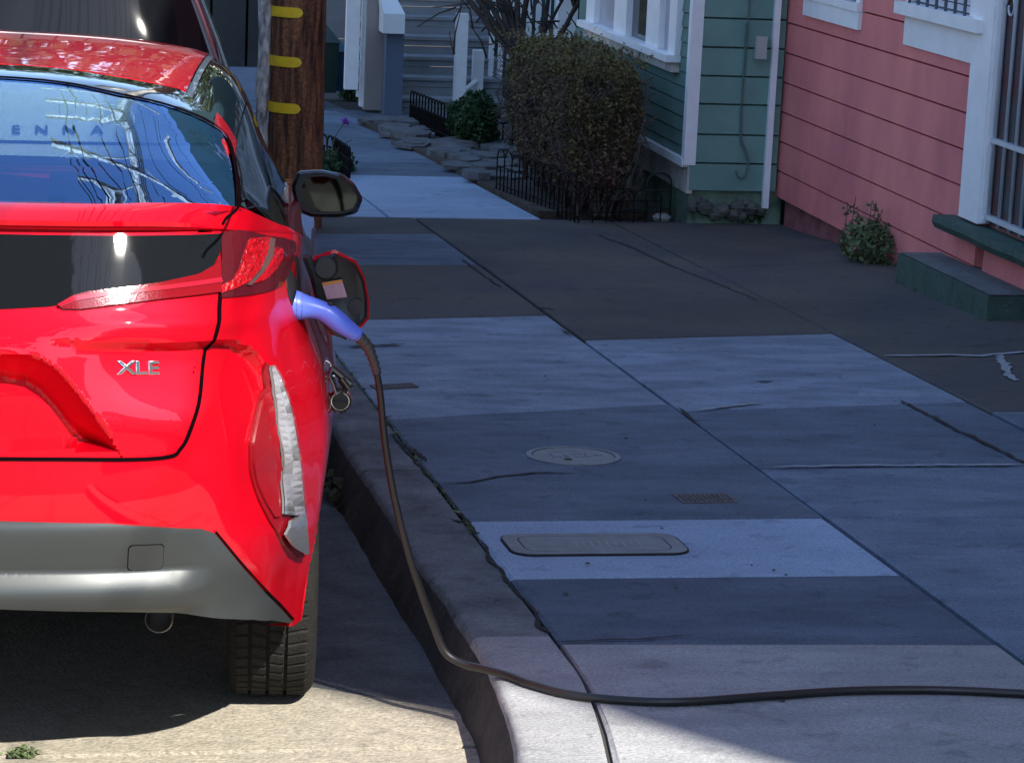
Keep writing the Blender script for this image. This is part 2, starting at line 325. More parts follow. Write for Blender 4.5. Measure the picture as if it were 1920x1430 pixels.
# ---------------------------------------------------------------- leaves helper
def leaves(pts, size, n=None, seed=1, asp=1.8):
    r = random.Random(seed); V = []; Fc = []
    for p in pts:
        s = size*r.uniform(.6, 1.3); a = Vector((r.gauss(0, 1), r.gauss(0, 1), r.gauss(0, .7))).normalized(); b = a.orthogonal().normalized()
        b = (b*math.cos(r.random()*6.28)+a.cross(b)*math.sin(r.random()*6.28)); k = len(V); p = Vector(p)
        V += [p-a*s*asp*.5, p+b*s*.5, p+a*s*asp*.5, p-b*s*.5]; Fc.append((k, k+1, k+2, k+3))
    return V, Fc
def leafmat(name, c1, c2, sc=6): return mat(name, c1, .6, var=.5, vscale=sc, col2=c2, fine=.35, fscale=35, spec=.3)
# ---------------------------------------------------------------- utility pole
M_wood = mat('creosoted_wood', (.30, .125, .055), .85, bump=1, bscale=22, var=.8, vscale=9, col2=(.045, .02, .013), stretch=(3.5, 3.5, .35), fine=.4, fscale=60)
M_sunpale = mat('weathered_sunlit_paint', (.80, .78, .74), .9, bump=.8, bscale=30, var=.7, vscale=14, col2=(.16, .15, .14), stretch=(2, 2, .7))  # pale tone with sunlight painted in, besides some real weathering
M_yel = mat('yellow_reflective', (.95, .66, .03), .45, var=.3, vscale=20, col2=(.9, .55, .02))
pb = G(555, 428); PXc, PYc = pb.x+.0, pb.y+.14
pole = empty('utility_pole', g(PXc, PYc), label='tall brown wooden utility pole with three yellow reflective bands beside the red car', cat='utility pole')
b = MB(); n = 32; rings = [(-.1, .158), (0, .155), (.6, .150), (1.5, .144), (3, .136), (6, .125), (11.5, .105)]
PR = lambda h: lerp(rings, h)
prof = []; hh = -.1
V = []; Fc = []; hs = [-.1+i*.06 for i in range(40)]+[2.4+i*.5 for i in range(20)]
for h in hs:
    for k in range(n):
        q = 2*math.pi*k/n; r = PR(h)*(1+noise.noise(Vector((math.cos(q)*6, math.sin(q)*6, h*.7)))*.035); V.append(Vector((PXc+r*math.cos(q), PYc+r*math.sin(q), -SL*PYc+h)))
for i in range(len(hs)-1):
    for k in range(n): Fc.append((i*n+k, i*n+(k+1) % n, (i+1)*n+(k+1) % n, (i+1)*n+k))
Fc.append(tuple((len(hs)-1)*n+k for k in range(n)))
so_ = mesh('shaft', V, Fc, [M_wood, M_sunpale], pole, smooth=True)
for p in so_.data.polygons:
    if p.center.z > 2.6: p.material_index = 1  # upper shaft coloured pale as if sunlit
pz = -SL*PYc
# facing direction towards the camera is about -y; angle 270deg
for i, py in enumerate((24, 117, 204)):
    h = PY(530, py, PYc-.15).z-pz; hh = .027; V = []; Fc = []; A0, A1 = 172, 272; N = 36
    for k in range(N+1):
        t = k/N; a = math.radians(A0+(A1-A0)*t+i*0); e = math.sqrt(max(0, 1-max(0, (t-.86)/.14)**2)); 
        for s_ in (-1, 1):
            for rr in (.001, .005): r = PR(h)*1.02+rr; V.append(Vector((PXc+r*math.cos(a), PYc+r*math.sin(a), pz+h+s_*hh*max(e, .05))))
    for k in range(N):
        q = 4*k; Fc += [(q+1, q+5, q+7, q+3), (q+3, q+7, q+6, q+2), (q, q+4, q+5, q+1)]
    mesh('reflective_band', V, Fc, M_yel, pole, smooth=False)
# weathered guard strip down the left side, sunlight painted into its pale tone
b = MB(); x0 = PY(493, 200, PYc-.05).x; P = []; 
for i in range(46):
    h = i*.075; P.append((x0+random.uniform(-.004, .004), PYc-.02, pz+h))
b.tube(P, [.036+random.uniform(-.004, .004) for _ in P], 10); b.build('cable_guard', M_sunpale, pole, smooth=True)
for z, w in ((6.2, 1.1), (7.6, 1.25), (9.3, 1.2), (10.6, 1.0)):
    MB().box((PXc-w, PYc-.22, pz+z), (PXc+w, PYc-.12, pz+z+.11)).build('crossarm', M_sunpale, pole)
    for dx in (-.95, -.6, -.3, .3, .6, .95):
        MB().lathe([(.03, 0), (.05, .03), (.03, .06), (.045, .09), (.02, .13)], (PXc+dx*w, PYc-.17, pz+z+.11), n=10).build('insulator', mat('insulator', (.25, .3, .3), .2), pole)
    for dx in (-.6, .6): MB().tube([(PXc+dx, PYc-.23, pz+z), (PXc, PYc-.15, pz+z-.5)], .018, 6).build('brace', M_sunpale, pole)
MB().lathe([(0.001, 0), (.22, 0), (.24, .05), (.24, .75), (.2, .8), (.001, .82)], (PXc-.42, PYc-.1, pz+5.0), n=20).build('transformer', mat('grey_steel', (.3, .32, .33), .4), pole, smooth=True, auto=40)
M_wire = mat('black_wire', (.012, .012, .012), .6)
def wire(a, c, sag, r=.009, name='overhead_wire', label=''):
    a = Vector(a); c = Vector(c); P = []
    for i in range(17): t = i/16; p = a.lerp(c, t); p.z -= sag*4*t*(1-t); P.append(p)
    tag(MB().tube(P, r, 5).build(name, M_wire), label, 'wire', group='overhead wires')
for z, zl in ((6.35, 'lowest'), (7.75, 'second lowest'), (9.45, 'third'), (10.75, 'topmost')):
    for dx, dl in ((-1.0, 'street end'), (-.6, 'street side'), (.35, 'house side'), (.95, 'house end')): wire((PXc+dx, PYc-.17, pz+z+.1), (PXc+dx-.3, PYc-40, pz+z+1.6), .7, label='overhead wire from the %s of the %s crossarm on the utility pole' % (dl, zl))
for dx, l in ((-.05, 'lowest'), (.05, 'topmost'), (.0, 'middle')):
    wire((PXc-.3+dx*4, PYc-.2, pz+5.2), (PXc-9, PYc-8, pz+7.0+dx*6), .4, label='%s of the three wires crossing the street from below the transformer' % l)
for k in range(3): MB().tube([(PXc+.16+k*.03, PYc-.16, pz+3), (PXc+.13+.04*k, PYc-.19, pz+6.5), (PXc+.1+.05*k, PYc-.18, pz+10.4)], .018, 6).build('pole_cable', M_wire, pole)
# ================================================================== HOUSES
M_pink = mat('pink_paint', (.86, .265, .24), .75, bump=.12, bscale=30, var=.22, vscale=2.6, col2=(.66, .19, .195), fine=.05, fscale=120, spec=.3, stretch=(1, 1, .45))
M_pink2 = mat('pink_paint_lighter', (.95, .39, .32), .75, bump=.12, bscale=30, spec=.3)
M_pink3 = mat('pink_paint_redder', (.80, .20, .17), .75, bump=.12, bscale=30, spec=.3)
M_pinkd = mat('pink_foundation', (.38, .14, .14), .9, bump=.8, bscale=30, var=.5, vscale=8)
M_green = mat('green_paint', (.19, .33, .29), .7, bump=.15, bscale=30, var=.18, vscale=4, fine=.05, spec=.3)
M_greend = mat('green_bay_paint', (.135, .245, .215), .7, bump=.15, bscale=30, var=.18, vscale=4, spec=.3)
M_greenf = mat('green_foundation', (.19, .28, .20), .9, bump=.8, bscale=25, var=.35, vscale=7, col2=(.09, .14, .10))
M_white = mat('white_paint', (.88, .88, .89), .6, bump=.08, bscale=30, var=.08, vscale=9)
M_cream = mat('cream_skirt', (.66, .62, .56), .8, bump=.3, bscale=30, var=.3, vscale=6, col2=(.38, .36, .33))
M_stone = mat('foundation_stone', (.13, .14, .12), .95, bump=1.2, bscale=25, var=.6, vscale=16)
M_gstep = mat('green_step_paint', (.055, .105, .085), .75, bump=.5, bscale=40, var=.35, vscale=9, col2=(.035, .07, .055), fine=.2, fscale=90)
M_steptop = mat('worn_step_top', (.15, .165, .17), .85, bump=.5, bscale=40, var=.3, vscale=8, fine=.2, fscale=90)
M_slate = mat('grey_bars', (.13, .15, .19), .45, metal=.2)
M_bars = mat('pale_gate_bars', (.52, .56, .62), .5, metal=.2)
M_pane = mat('window_pane', (.03, .035, .04), .08, spec=.8)
M_dark = mat('dark_void', (.012, .013, .015), .9)
XP = 4.45                                  # pink wall plane
# --- pink house
pk = empty('pink_house', g(XP, 12), label='pink house with clapboard front and white window trim', cat='house')
ztop = 10.2
MB().box((XP+.02, 5.2, -.9), (10, 14.62, ztop)).build('wall_core', M_pinkd, pk)
c6 = lambda a, b: (1300+a/2.234, b/2.234)
# siding boards: level; the lowest overlaps the recessed foundation
zb0 = PX(*c6(295, 683), XP).z; zb1 = PX(*c6(335, 78), XP).z; dz = (zb1-zb0)/5
zbot = PX(1434, 357, XP).z; yR = PX(1850, 408, XP).y
def board(z0, z1, y0, y1, m=M_pink, x=XP, par=pk):
    MB().hexa([(x-.022, y0, z0+.005), (x+.02, y0, z0), (x+.02, y1, z0), (x-.022, y1, z0+.005), (x-.012, y0, z1-.006), (x+.02, y0, z1), (x+.02, y1, z1), (x-.012, y1, z1-.006)]).build('clapboard', m, par)
y_w1a, y_w1b = PX(1518, 20, XP).y, PX(1622, 40, XP).y; z_w1 = PX(1620, 57, XP).z
y_w2a = PX(1706, 60, XP).y; z_w2 = PX(1706, 84, XP).z
yfar = PX(1440, 60, XP).y
zc1 = PX(1560, 8, XP).z; zc2 = PX(1706, 24, XP).z
k = -1
def wallboard(z0, z1):
    cuts = [z0]+sorted(z for z in (zc1, zc2) if z0+.01 < z < z1-.01)+[z1]
    for a, c in zip(cuts[:-1], cuts[1:]):
        sp = [(yR+.06, yfar)]
        if a >= zc2-.011: sp = [(y_w2a, yfar)]
        if a >= zc1-.011 and a < 2.0: sp = [(sp[0][0], y_w1b), (y_w1a, yfar)]
        f0, f1 = (a-z0)/(z1-z0), (c-z0)/(z1-z0); o0, o1 = .020-.004*f0, .020-.004*f1
        for ya, yb in sp: MB().hexa([(XP-o0, ya, a+(.010 if f0 == 0 else 0)), (XP+.02, ya, a), (XP+.02, yb, a), (XP-o0, yb, a+(.010 if f0 == 0 else 0)), (XP-o1, ya, c), (XP+.02, ya, c), (XP+.02, yb, c), (XP-o1, yb, c)]).build('clapboard', M_pink, pk)
while zb0+k*dz < 3.2:
    if k < 0: wallboard(zbot, zb0)
    else: wallboard(zb0+k*dz, zb0+(k+1)*dz)
    k += 1
for z in range(12): board(zb0+(k+z)*dz, zb0+(k+z+1)*dz, 5.25, yfar)
# under the door side: lowest strip of pink below the green sill
board(-.66, -.46, 10.2, 13.3, x=XP+.004)
board(-.46, PX(1860, 430, XP).z, 10.2, yR-.03, x=XP+.004)
# paint patches (older coats)
def ppatch(c4, m, d=.0208):
    V = [PX(*c6(*p), XP-d) for p in c4]; mesh('repaint_patch', V, [(0, 1, 2, 3)], m, pk)
# white corner board at the far end
MB().box((XP-.035, yfar-.005, -.62), (XP+.03, yfar+.075, 4)).build('corner_board', M_white, pk)
MB().box((XP+.01, 5.2, ztop), (10, 14.62, ztop+.02)).build('roof', M_dark, pk)
# window with apron (left) and barred window (right)
def zP(px, py): return PX(px, py, XP).z
def yP(px, py): return PX(px, py, XP).y
w = MB().box((XP-.04, y_w1b, z_w1), (XP+.02, y_w1a, zP(1560, 8))).build('window_apron', M_white, pk)
wf = MB().box((XP-.05, y_w1b-.0, zP(1560, 8)+.002), (XP+.02, y_w1a+.02, zP(1560, 8)+.045)).build('window_sill', M_white, pk)
w1 = MB().box((XP-.035, y_w1b, zP(1560, 8)+.047), (XP+.02, y_w1b+.07, 1.9)); w1.box((XP-.035, y_w1a-.07, zP(1560, 8)+.047), (XP+.02, y_w1a, 1.9)); w1.box((XP-.03, y_w1b+.07, 1.8), (XP+.02, y_w1a-.07, 1.9))
w1 = w1.build('window_frame', M_white, pk); MB().box((XP, y_w1b+.071, zP(1560, 8)+.05), (XP+.01, y_w1a-.071, 1.799)).build('pane', M_pane, w1)
yD1 = yP(1862, 20)+.0; yD0 = yP(1814, 402)-.10
MB().box((XP-.045, yR-.0, zP(1815, 405)), (XP+.02, yD0+.10, 2.6)).build('door_frame', M_white, pk)
yfr = yR  # near edge of frame board
zsill = zP(1706, 24)
MB().box((XP-.032, yD0+.101, z_w2), (XP+.02, y_w2a, zsill-.001)).build('window_apron', M_white, pk)
MB().box((XP-.075, yD0-.02, zsill-.005), (XP+.02, y_w2a+.05, zsill+.055)).build('window_sill', M_white, pk)
w2 = MB().box((XP-.03, y_w2a-.05, zsill+.056), (XP+.02, y_w2a, 2)); w2.box((XP-.03, yD0+.11, zsill+.056), (XP+.02, yD0+.2, 2)); w2 = w2.build('window_frame', M_white, pk)
MB().box((XP, yD0+.2, zsill+.05), (XP+.008, y_w2a-.05, 2)).build('pane', M_pane, w2)
bl = MB()
for i in range(20): bl.hexa([(XP-.004, yD0+.2, zsill+.07+i*.035), (XP+.012-.02, yD0+.2, zsill+.066+i*.035), (XP-.008, y_w2a-.05, zsill+.066+i*.035), (XP-.004, y_w2a-.05, zsill+.07+i*.035)]+[(XP-.004, yD0+.2, zsill+.095+i*.035), (XP-.008, yD0+.2, zsill+.095+i*.035), (XP-.008, y_w2a-.05, zsill+.095+i*.035), (XP-.004, y_w2a-.05, zsill+.095+i*.035)])
bl.build('blind_slats', mat('blind', (.62, .65, .72), .6), w2)
for i in range(7):
    y = y_w2a-.09-i*(y_w2a-yD0-.25)/6.5
    o = MB().tube([(XP-.045, y, zsill+.02), (XP-.045, y, 2)], .0085, 8).build('window_bar', M_slate, pk, smooth=True)
# doorway with iron gate, green stone sill
zs = zP(1815, 402)
gt = empty('iron_gate', (XP, 10.9, zs), label='pale iron security gate with vertical bars in the white door frame', cat='gate')
MB().box((XP+.006, 9.6, zs-.0), (XP+.017, yR-.001, 2.6)).build('door_panel', mat('door_paint', (.055, .075, .085), .7, bump=.4, var=.4, vscale=7, col2=(.10, .03, .035)), pk)
MB().box((XP-.03, yR-.014, zs), (XP+.005, yR-.0015, 2.6)).build('door_jamb', M_white, pk)
for i in range(9):
    y = yR-.035-i*.13
    MB().tube([(XP-.005, y, zs+.0), (XP-.005, y, 2.3)], .010, 8).build('gate_bar', M_bars, gt, smooth=True)
for z in (zs+.03, zP(1862, 262), 2.25): MB().box((XP-.018, 9.6, z-.011), (XP+.006, yR-.01, z+.011)).build('cross_bar', M_bars, gt)
for j, (zz, rr) in enumerate(((zP(1880, 20)+.02, .06),)):
    for i in range(2):
        cy = yR-.10-i*.26; P = [(XP-.005, cy+rr*math.cos(a/12*4.2)*(1-a/30), zz+rr*math.sin(a/12*4.2)*(1-a/30)) for a in range(20)]
        MB().tube(P, .006, 6).build('scroll', M_bars, gt, smooth=True)
# green painted stone sill
b = MB(); P = []; 
V = []; Fc = []
for i in range(13):
    y = yP(1797, 408)-i*.2; jx = random.uniform(-.012, .012)
    for (x, h) in ((XP-.02, -.075), (XP-.11+jx, -.06), (XP-.125+jx, -.03), (XP-.12+jx, 0), (XP+.12, 0)): V.append((x, y, zs-.02+h))
for i in range(12):
    for k in range(4): Fc.append((i*5+k, i*5+k+1, (i+1)*5+k+1, (i+1)*5+k))
Fc += [(0, 1, 2, 3, 4), tuple(60+k for k in range(5))]
mesh('door_sill', V, Fc, M_gstep, pk)
# --- green concrete step on the pavement
p0 = G(1683, 505); y1s = PX(1683, 475, 4.22).y; y0s = PX(1853, 556, 4.22).y; ht = PX(1853, 556, 4.22).z+SL*y0s; hf = PX(1683, 475, 4.22).z+SL*y1s; xs0 = 4.22
hs_ = PX(1683, 478, xs0).z+SL*y1s; hs2 = PX(1852, 560, xs0).z+SL*y0s
st = empty('concrete_step', g(xs0, 11.8), label='low green painted concrete step with worn grey top below the iron gate', cat='step')
zt = PX(1683, 478, xs0).z; 
V = [g(xs0, y0s, -.03), g(xs0+.24, y0s, -.03), g(xs0+.24, y1s, -.03), g(xs0, y1s, -.03)]; T = [g(xs0, y0s, ht), g(xs0+.24, y0s, ht), g(xs0+.24, y1s, hf), g(xs0, y1s, hf)]
b = MB(); b.hexa(V+T); o = b.build('block', M_gstep, st)
T2 = [p+Vector((0, 0, .004)) for p in T]; MB().prism([T2[0]+Vector((.012, .012, 0)), T2[1]+Vector((-.0, .012, 0)), T2[2]+Vector((0, -.012, 0)), T2[3]+Vector((.012, -.012, 0))], (0, 0, .004)).build('tread', M_steptop, st)
ribbon('mortar_line', gg((1855, 604), (1930, 612)), .03, M_mortar, pav, .0045, .5)
# --- green house
gh = empty('green_house', g(3.95, 16), label='sea-green house with projecting bay window beside the pink house', cat='house')
YG = 14.68; xL = PY(1299, 200, YG).x; xR = PY(1418, 200, YG).x; zg = PY(1350, 362, YG).z
xR = max(xR, 4.30)
MB().box((xL+.02, YG+.02, -.9), (XP+.02, 15.2, 7.5)).build('wall_core', M_greenf, gh)
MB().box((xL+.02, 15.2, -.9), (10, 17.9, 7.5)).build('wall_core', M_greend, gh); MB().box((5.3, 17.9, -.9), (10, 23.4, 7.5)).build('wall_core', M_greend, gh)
lines = [p/2.234 for p in (78, 200, 320, 438, 565, 685, 803)]
zz = [PY(1350, l, YG).z for l in lines]; stp = (zz[0]-zz[-1])/6
for i in range(-14, 6):
    if i < 0: z1 = zz[0]-i*stp; z0 = z1-stp
    else: z1, z0 = zz[i], zz[i+1]
    MB().hexa([(xL+.0, YG-.015, z0+.008), (XP-.03, YG-.015, z0+.008), (XP-.03, YG+.02, z0), (xL, YG+.02, z0), (xL, YG-.013, z1-.004), (XP-.03, YG-.013, z1-.004), (XP-.03, YG+.02, z1), (xL, YG+.02, z1)]).build('clapboard', M_green, gh)
# bay facing the street
XB = xL-.0
def zB(px, py): return PX(px, py, XB).z
def yB(px, py): return PX(px, py, XB).y
MB().box((XB-.04, YG-.02, zB(1298, 312)), (XB+.03, YG+.04, 5)).build('corner_board', M_white, gh)
c5 = lambda a, b: (820+a/3.325, b/3.325)
bs = [zB(*c5(1560, y)) for y in (455, 540, 640, 735, 830, 925)]
stpB = (bs[0]-bs[-1])/5; zBb = zB(*c5(1560, 985)); yend = 17.85
zsB = zB(1280, 118)
k = 0
while bs[-1]+k*stpB < 4.0:
    z0 = bs[-1]+(k-1)*stpB if k else zBb; z1 = bs[-1]+k*stpB
    if z0 < zBb: z0 = zBb
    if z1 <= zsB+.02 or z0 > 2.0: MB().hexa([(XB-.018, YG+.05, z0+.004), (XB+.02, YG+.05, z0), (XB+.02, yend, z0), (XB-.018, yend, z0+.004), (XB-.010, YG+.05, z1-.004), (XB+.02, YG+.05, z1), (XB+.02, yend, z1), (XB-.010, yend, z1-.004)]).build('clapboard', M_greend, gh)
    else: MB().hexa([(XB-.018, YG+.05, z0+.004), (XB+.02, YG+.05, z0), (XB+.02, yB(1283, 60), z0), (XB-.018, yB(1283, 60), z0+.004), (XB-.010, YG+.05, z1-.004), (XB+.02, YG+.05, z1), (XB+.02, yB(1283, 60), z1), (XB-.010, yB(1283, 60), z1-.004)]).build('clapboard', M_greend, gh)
    k += 1
MB().box((XB-.045, YG+.0, zBb-.045), (XB+.02, yend, zBb)).build('trim_moulding', M_white, gh)
MB().box((XB-.012, YG-.012, zB(1299, 368)), (XB+.02, yend, zBb-.046)).build('skirt_board', M_cream, gh)
MB().box((XB+.005, YG+.0, -.95), (XB+.03, yend, zB(1299, 368)-.001)).build('foundation', M_greenf, gh)
ywn = yB(1283, 60); ywf = yB(1113, 20)
MB().box((XB-.10, ywn, zsB-.0), (XB+.02, ywf+.05, zsB+.04)).build('window_sill', M_white, gh)
MB().box((XB-.06, ywn+.03, zsB-.06), (XB+.018, ywf, zsB-.001)).build('sill_trim', M_cream, gh)
wb = empty('window', (XB, (ywn+ywf)/2, zsB), gh)
L_ = ywf-ywn
segs = [(0, .07, 'w'), (.07, .17, 'g'), (.17, .30, 'w'), (.30, .52, 'd'), (.52, .66, 'w'), (.66, .90, 'g'), (.90, 1, 'w')]
for a, c, t in segs:
    y0, y1 = ywn+L_*a, ywn+L_*c
    if t == 'w': MB().box((XB-.05, y0, zsB+.041), (XB+.02, y1, 2.2)).build('window_frame', M_white, wb)
    else: MB().box((XB-.01, y0+.001, zsB+.041), (XB+.01, y1-.001, 2.2)).build('pane', M_pane if t == 'd' else mat('curtained_pane', (.42, .42, .47), .3), wb)
# stones under the green front
sf = random.Random(3)
V = []; Fc = []
for i in range(16):
    px_ = 1303+i*7; p = G(px_, 418+sf.uniform(-2, 4)); 
    b = MB(); x, y = p.x, YG+.0; s = sf.uniform(.03, .05)
    b.lathe([(.001, -s), (s*.7, -s*.7), (s, 0), (s*.75, s*.6), (.001, s)], (XB+.03+i*.027, YG-.0, zg-.045-sf.random()*.09), (0, 0, 1), 7)
    b.build('foundation_stone', M_stone, gh)
# downpipe with white drip, meter box and cable at the corner between the houses
xq = PY(1425, 100, YG-.02).x
dp = MB(); dp.box((XP-.11, YG-.05, PY(1416, 388, YG).z), (XP-.075, YG-.016, 3)); tag(dp.build('downpipe', M_white), 'narrow white downpipe in the corner between green and pink houses', 'downpipe')
p1 = PY(1425, 90, YG-.05); jb = MB().box((p1.x-.032, YG-.09, PY(1425, 110, YG-.05).z), (p1.x+.03, YG-.051, PY(1425, 68, YG-.05).z))
tag(jb.build('junction_box', mat('beige_plastic', (.45, .45, .42), .5)), 'small beige junction box on the white downpipe', 'junction box')
cb = [c6(235, -60), c6(232, 60), c6(218, 250), c6(203, 420), c6(200, 560), c6(205, 600), c6(228, 660), c6(222, 720), c6(205, 745), c6(185, 735), c6(180, 715)]
cb = spline([PY(*p, YG-.03) for p in cb], 6); tag(MB().tube(cb, .006, 6).build('wall_cable', mat('green_cable', (.10, .18, .165), .6), smooth=True), 'green painted cable hanging in a loop down the green clapboard front', 'cable')
cb2 = [c6(222, 100), c6(210, 300), c6(196, 560), c6(214, 630), c6(236, 690)]
tag(MB().tube(spline([PY(*p, YG-.035) for p in cb2], 6), .004, 6).build('wall_cable', MATS['green_cable'], smooth=True), 'thinner green cable beside the looped one on the green front', 'cable')
# ---------------------------------------------------------------- steps and posts in the distance
M_grey = mat('grey_steps_paint', (.28, .30, .32), .8, bump=.2, bscale=20, var=.25, vscale=3)
YS = 23.15
sx0, sx1 = PY(754, 100, YS).x, PY(893, 100, YS).x
stairs = empty('wooden_stairs', g(sx0, YS), label='weathered grey wooden stairs with white railing rising beyond the hedge', cat='stairs')
zb = G(755, 212).z-.02
for i in range(14):
    z0 = zb+i*.157; y0 = YS+i*.27
    MB().box((sx0, y0, z0), (sx1+.3, y0+.02, z0+.066)).build('riser', M_grey, stairs)
    MB().box((sx0, y0-.008, z0+.073), (sx1+.3, y0+.02, z0+.125)).build('riser', M_grey, stairs)
    MB().box((sx0, y0-.03, z0+.13), (sx1+.3, y0+.27, z0+.157)).build('tread', M_grey, stairs)
MB().box((sx0, YS+.03, zb-.2), (sx1+.3, YS+5, zb+.02)).build('stair_base', M_dark, stairs)
def post(px0, px1, pyb, pyt, y, m, name, par=None, d=.1, **k):
    a = PY(px0, pyb, y); c = PY(px1, pyb, y); t = PY(px0, pyt, y)
    return MB().box((a.x, y, min(a.z, c.z)), (c.x, y+d, t.z)).build(name, m, par, **k)
post(851, 872, 205, 26, YS-.15, M_white, 'newel_post', stairs)
post(886, 905, 178, 95, YS+.1, M_white, 'newel_post', stairs)
a = PY(868, 172, YS-.1); c = PY(893, 152, YS+.1); MB().tube([a, c], .02, 6).build('lower_rail', M_white, stairs)
for i in range(12):
    px = 915+i*17; post(px, px+9, 160, -40-i*3, YS+.5, M_white, 'baluster', stairs, d=.04)
post(1040, 1072, 170, -60, YS-.3, M_white, 'newel_post', stairs)
a = PY(872, 20, YS); c = PY(1110, -90, YS+1.5); 
MB().box((PY(900, 100, 24).x, 24.6, -1.1), (PY(1130, 100, 24).x+1, 24.8, 3)).build('porch_wall', mat('porch_teal', (.03, .075, .085), .7), stairs)
# blue-grey newel with white mailbox / lamp on top
bp = empty('blue_grey_post', G(735, 215), label='square blue-grey post at the foot of the grey stairs', cat='post')
post(720, 753, 216, 62, 22.9, mat('blue_grey_paint', (.12, .155, .22), .7, bump=.2), 'post', bp, d=.16)
lb = MB(); a = PY(717, 62, 22.85); c = PY(757, 62, 22.85); t = PY(717, 25, 22.85); lb.box((a.x, 22.8, a.z), (c.x, 23.08, t.z)); t2 = PY(717, -10, 22.9)
lb.hexa([(a.x, 22.8, t.z), (c.x, 22.8, t.z), (c.x, 23.08, t.z), (a.x, 23.08, t.z), (a.x-.02, 23.0, t2.z), (c.x-.07, 23.0, t2.z), (c.x-.07, 23.08, t2.z), (a.x-.02, 23.08, t2.z)])
tag(lb.build('mailbox', mat('white_plastic', (.8, .82, .84), .4)), 'white box with sloping lid on top of the blue-grey post', 'mailbox')
bg_ = empty('beige_pillar', G(700, 205), label='beige gate pillar left of the blue-grey post', cat='pillar')
post(682, 721, 206, -40, 23.1, mat('beige_paint', (.30, .27, .26), .8, var=.1), 'pillar', bg_, d=.4)
wg = empty('white_gate_frame', G(660, 188), label='white lattice gate frame standing left of the beige pillar', cat='gate')
post(646, 671, 168, -40, 22.6, M_white, 'post', wg, d=.08)
post(674, 681, 200, -40, 22.7, M_white, 'post', wg, d=.06)
for i in range(7): post(668, 676, 40+i*28-26, 28+i*28-26, 22.66, M_white, 'slat', wg, d=.03)
# grey garage wall and dark hedge far left
gw = empty('grey_garage', g(1.5, 27), label='grey clad garage wall behind the wheeled bins', cat='garage')
a = PY(560, 100, 25.0); 
for i in range(14):
    z0 = -1.3+i*.19; MB().box((a.x, 25.0, z0), (PY(690, 0, 25).x, 25.03-.01, z0+.182)).build('cladding_board', mat('grey_cladding', (.22, .235, .25), .8, var=.15), gw)
def bin_(px0, px1, pyb, pyt, y, colr, label):
    a = PY(px0, pyb, y); c = PY(px1, pyb, y); t = PY(px0, pyt, y); w = c.x-a.x; e = empty('wheeled_bin', a, label=label, cat='bin'); m = mat('bin_'+label.split()[0], colr, .35)
    z0, z1 = min(a.z, c.z), t.z
    MB().hexa([(a.x+.06*w, y+.05, z0), (c.x-.06*w, y+.05, z0), (c.x-.06*w, y+.5, z0), (a.x+.06*w, y+.5, z0), (a.x, y, z1-.08), (c.x, y, z1-.08), (c.x, y+.6, z1-.08), (a.x, y+.6, z1-.08)]).build('bin_body', m, e)
    MB().hexa([(a.x-.02, y-.02, z1-.08), (c.x+.02, y-.02, z1-.08), (c.x+.02, y+.62, z1-.08), (a.x-.02, y+.62, z1-.08), (a.x+.05, y+.1, z1), (c.x-.05, y+.1, z1), (c.x-.05, y+.6, z1+.03), (a.x+.05, y+.6, z1+.03)]).build('lid', m, e)
    wh = MB(); wh.lathe([(.001, -.03), (.09, -.03), (.09, .03), (.001, .03)], (a.x+.05, y+.5, z0+.09), (1, 0, 0), 16); wh.lathe([(.001, -.03), (.09, -.03), (.09, .03), (.001, .03)], (c.x-.05, y+.5, z0+.09), (1, 0, 0), 16); wh.build('wheels', M_dark, e)
bin_(585, 634, 175, 62, 23.4, (.012, .03, .022), 'dark green wheeled bin behind the utility pole')
bin_(628, 648, 172, 80, 23.8, (.015, .09, .16), 'blue wheeled bin partly behind the dark green bin')
dk = MB(); a = PY(400, 200, 21.5); c = PY(510, 200, 21.5)
MB().box((-1.0, 28, -1.6), (1.6, 28.4, 6)).V
MB_bg = 1
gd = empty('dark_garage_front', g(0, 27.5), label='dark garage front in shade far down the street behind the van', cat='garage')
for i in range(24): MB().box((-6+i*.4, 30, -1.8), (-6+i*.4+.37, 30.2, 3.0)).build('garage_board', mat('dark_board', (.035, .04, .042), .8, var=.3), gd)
MB().box((-6, 30.21, -1.8), (3.6, 30.4, 3.0)).build('backing', M_dark, gd)
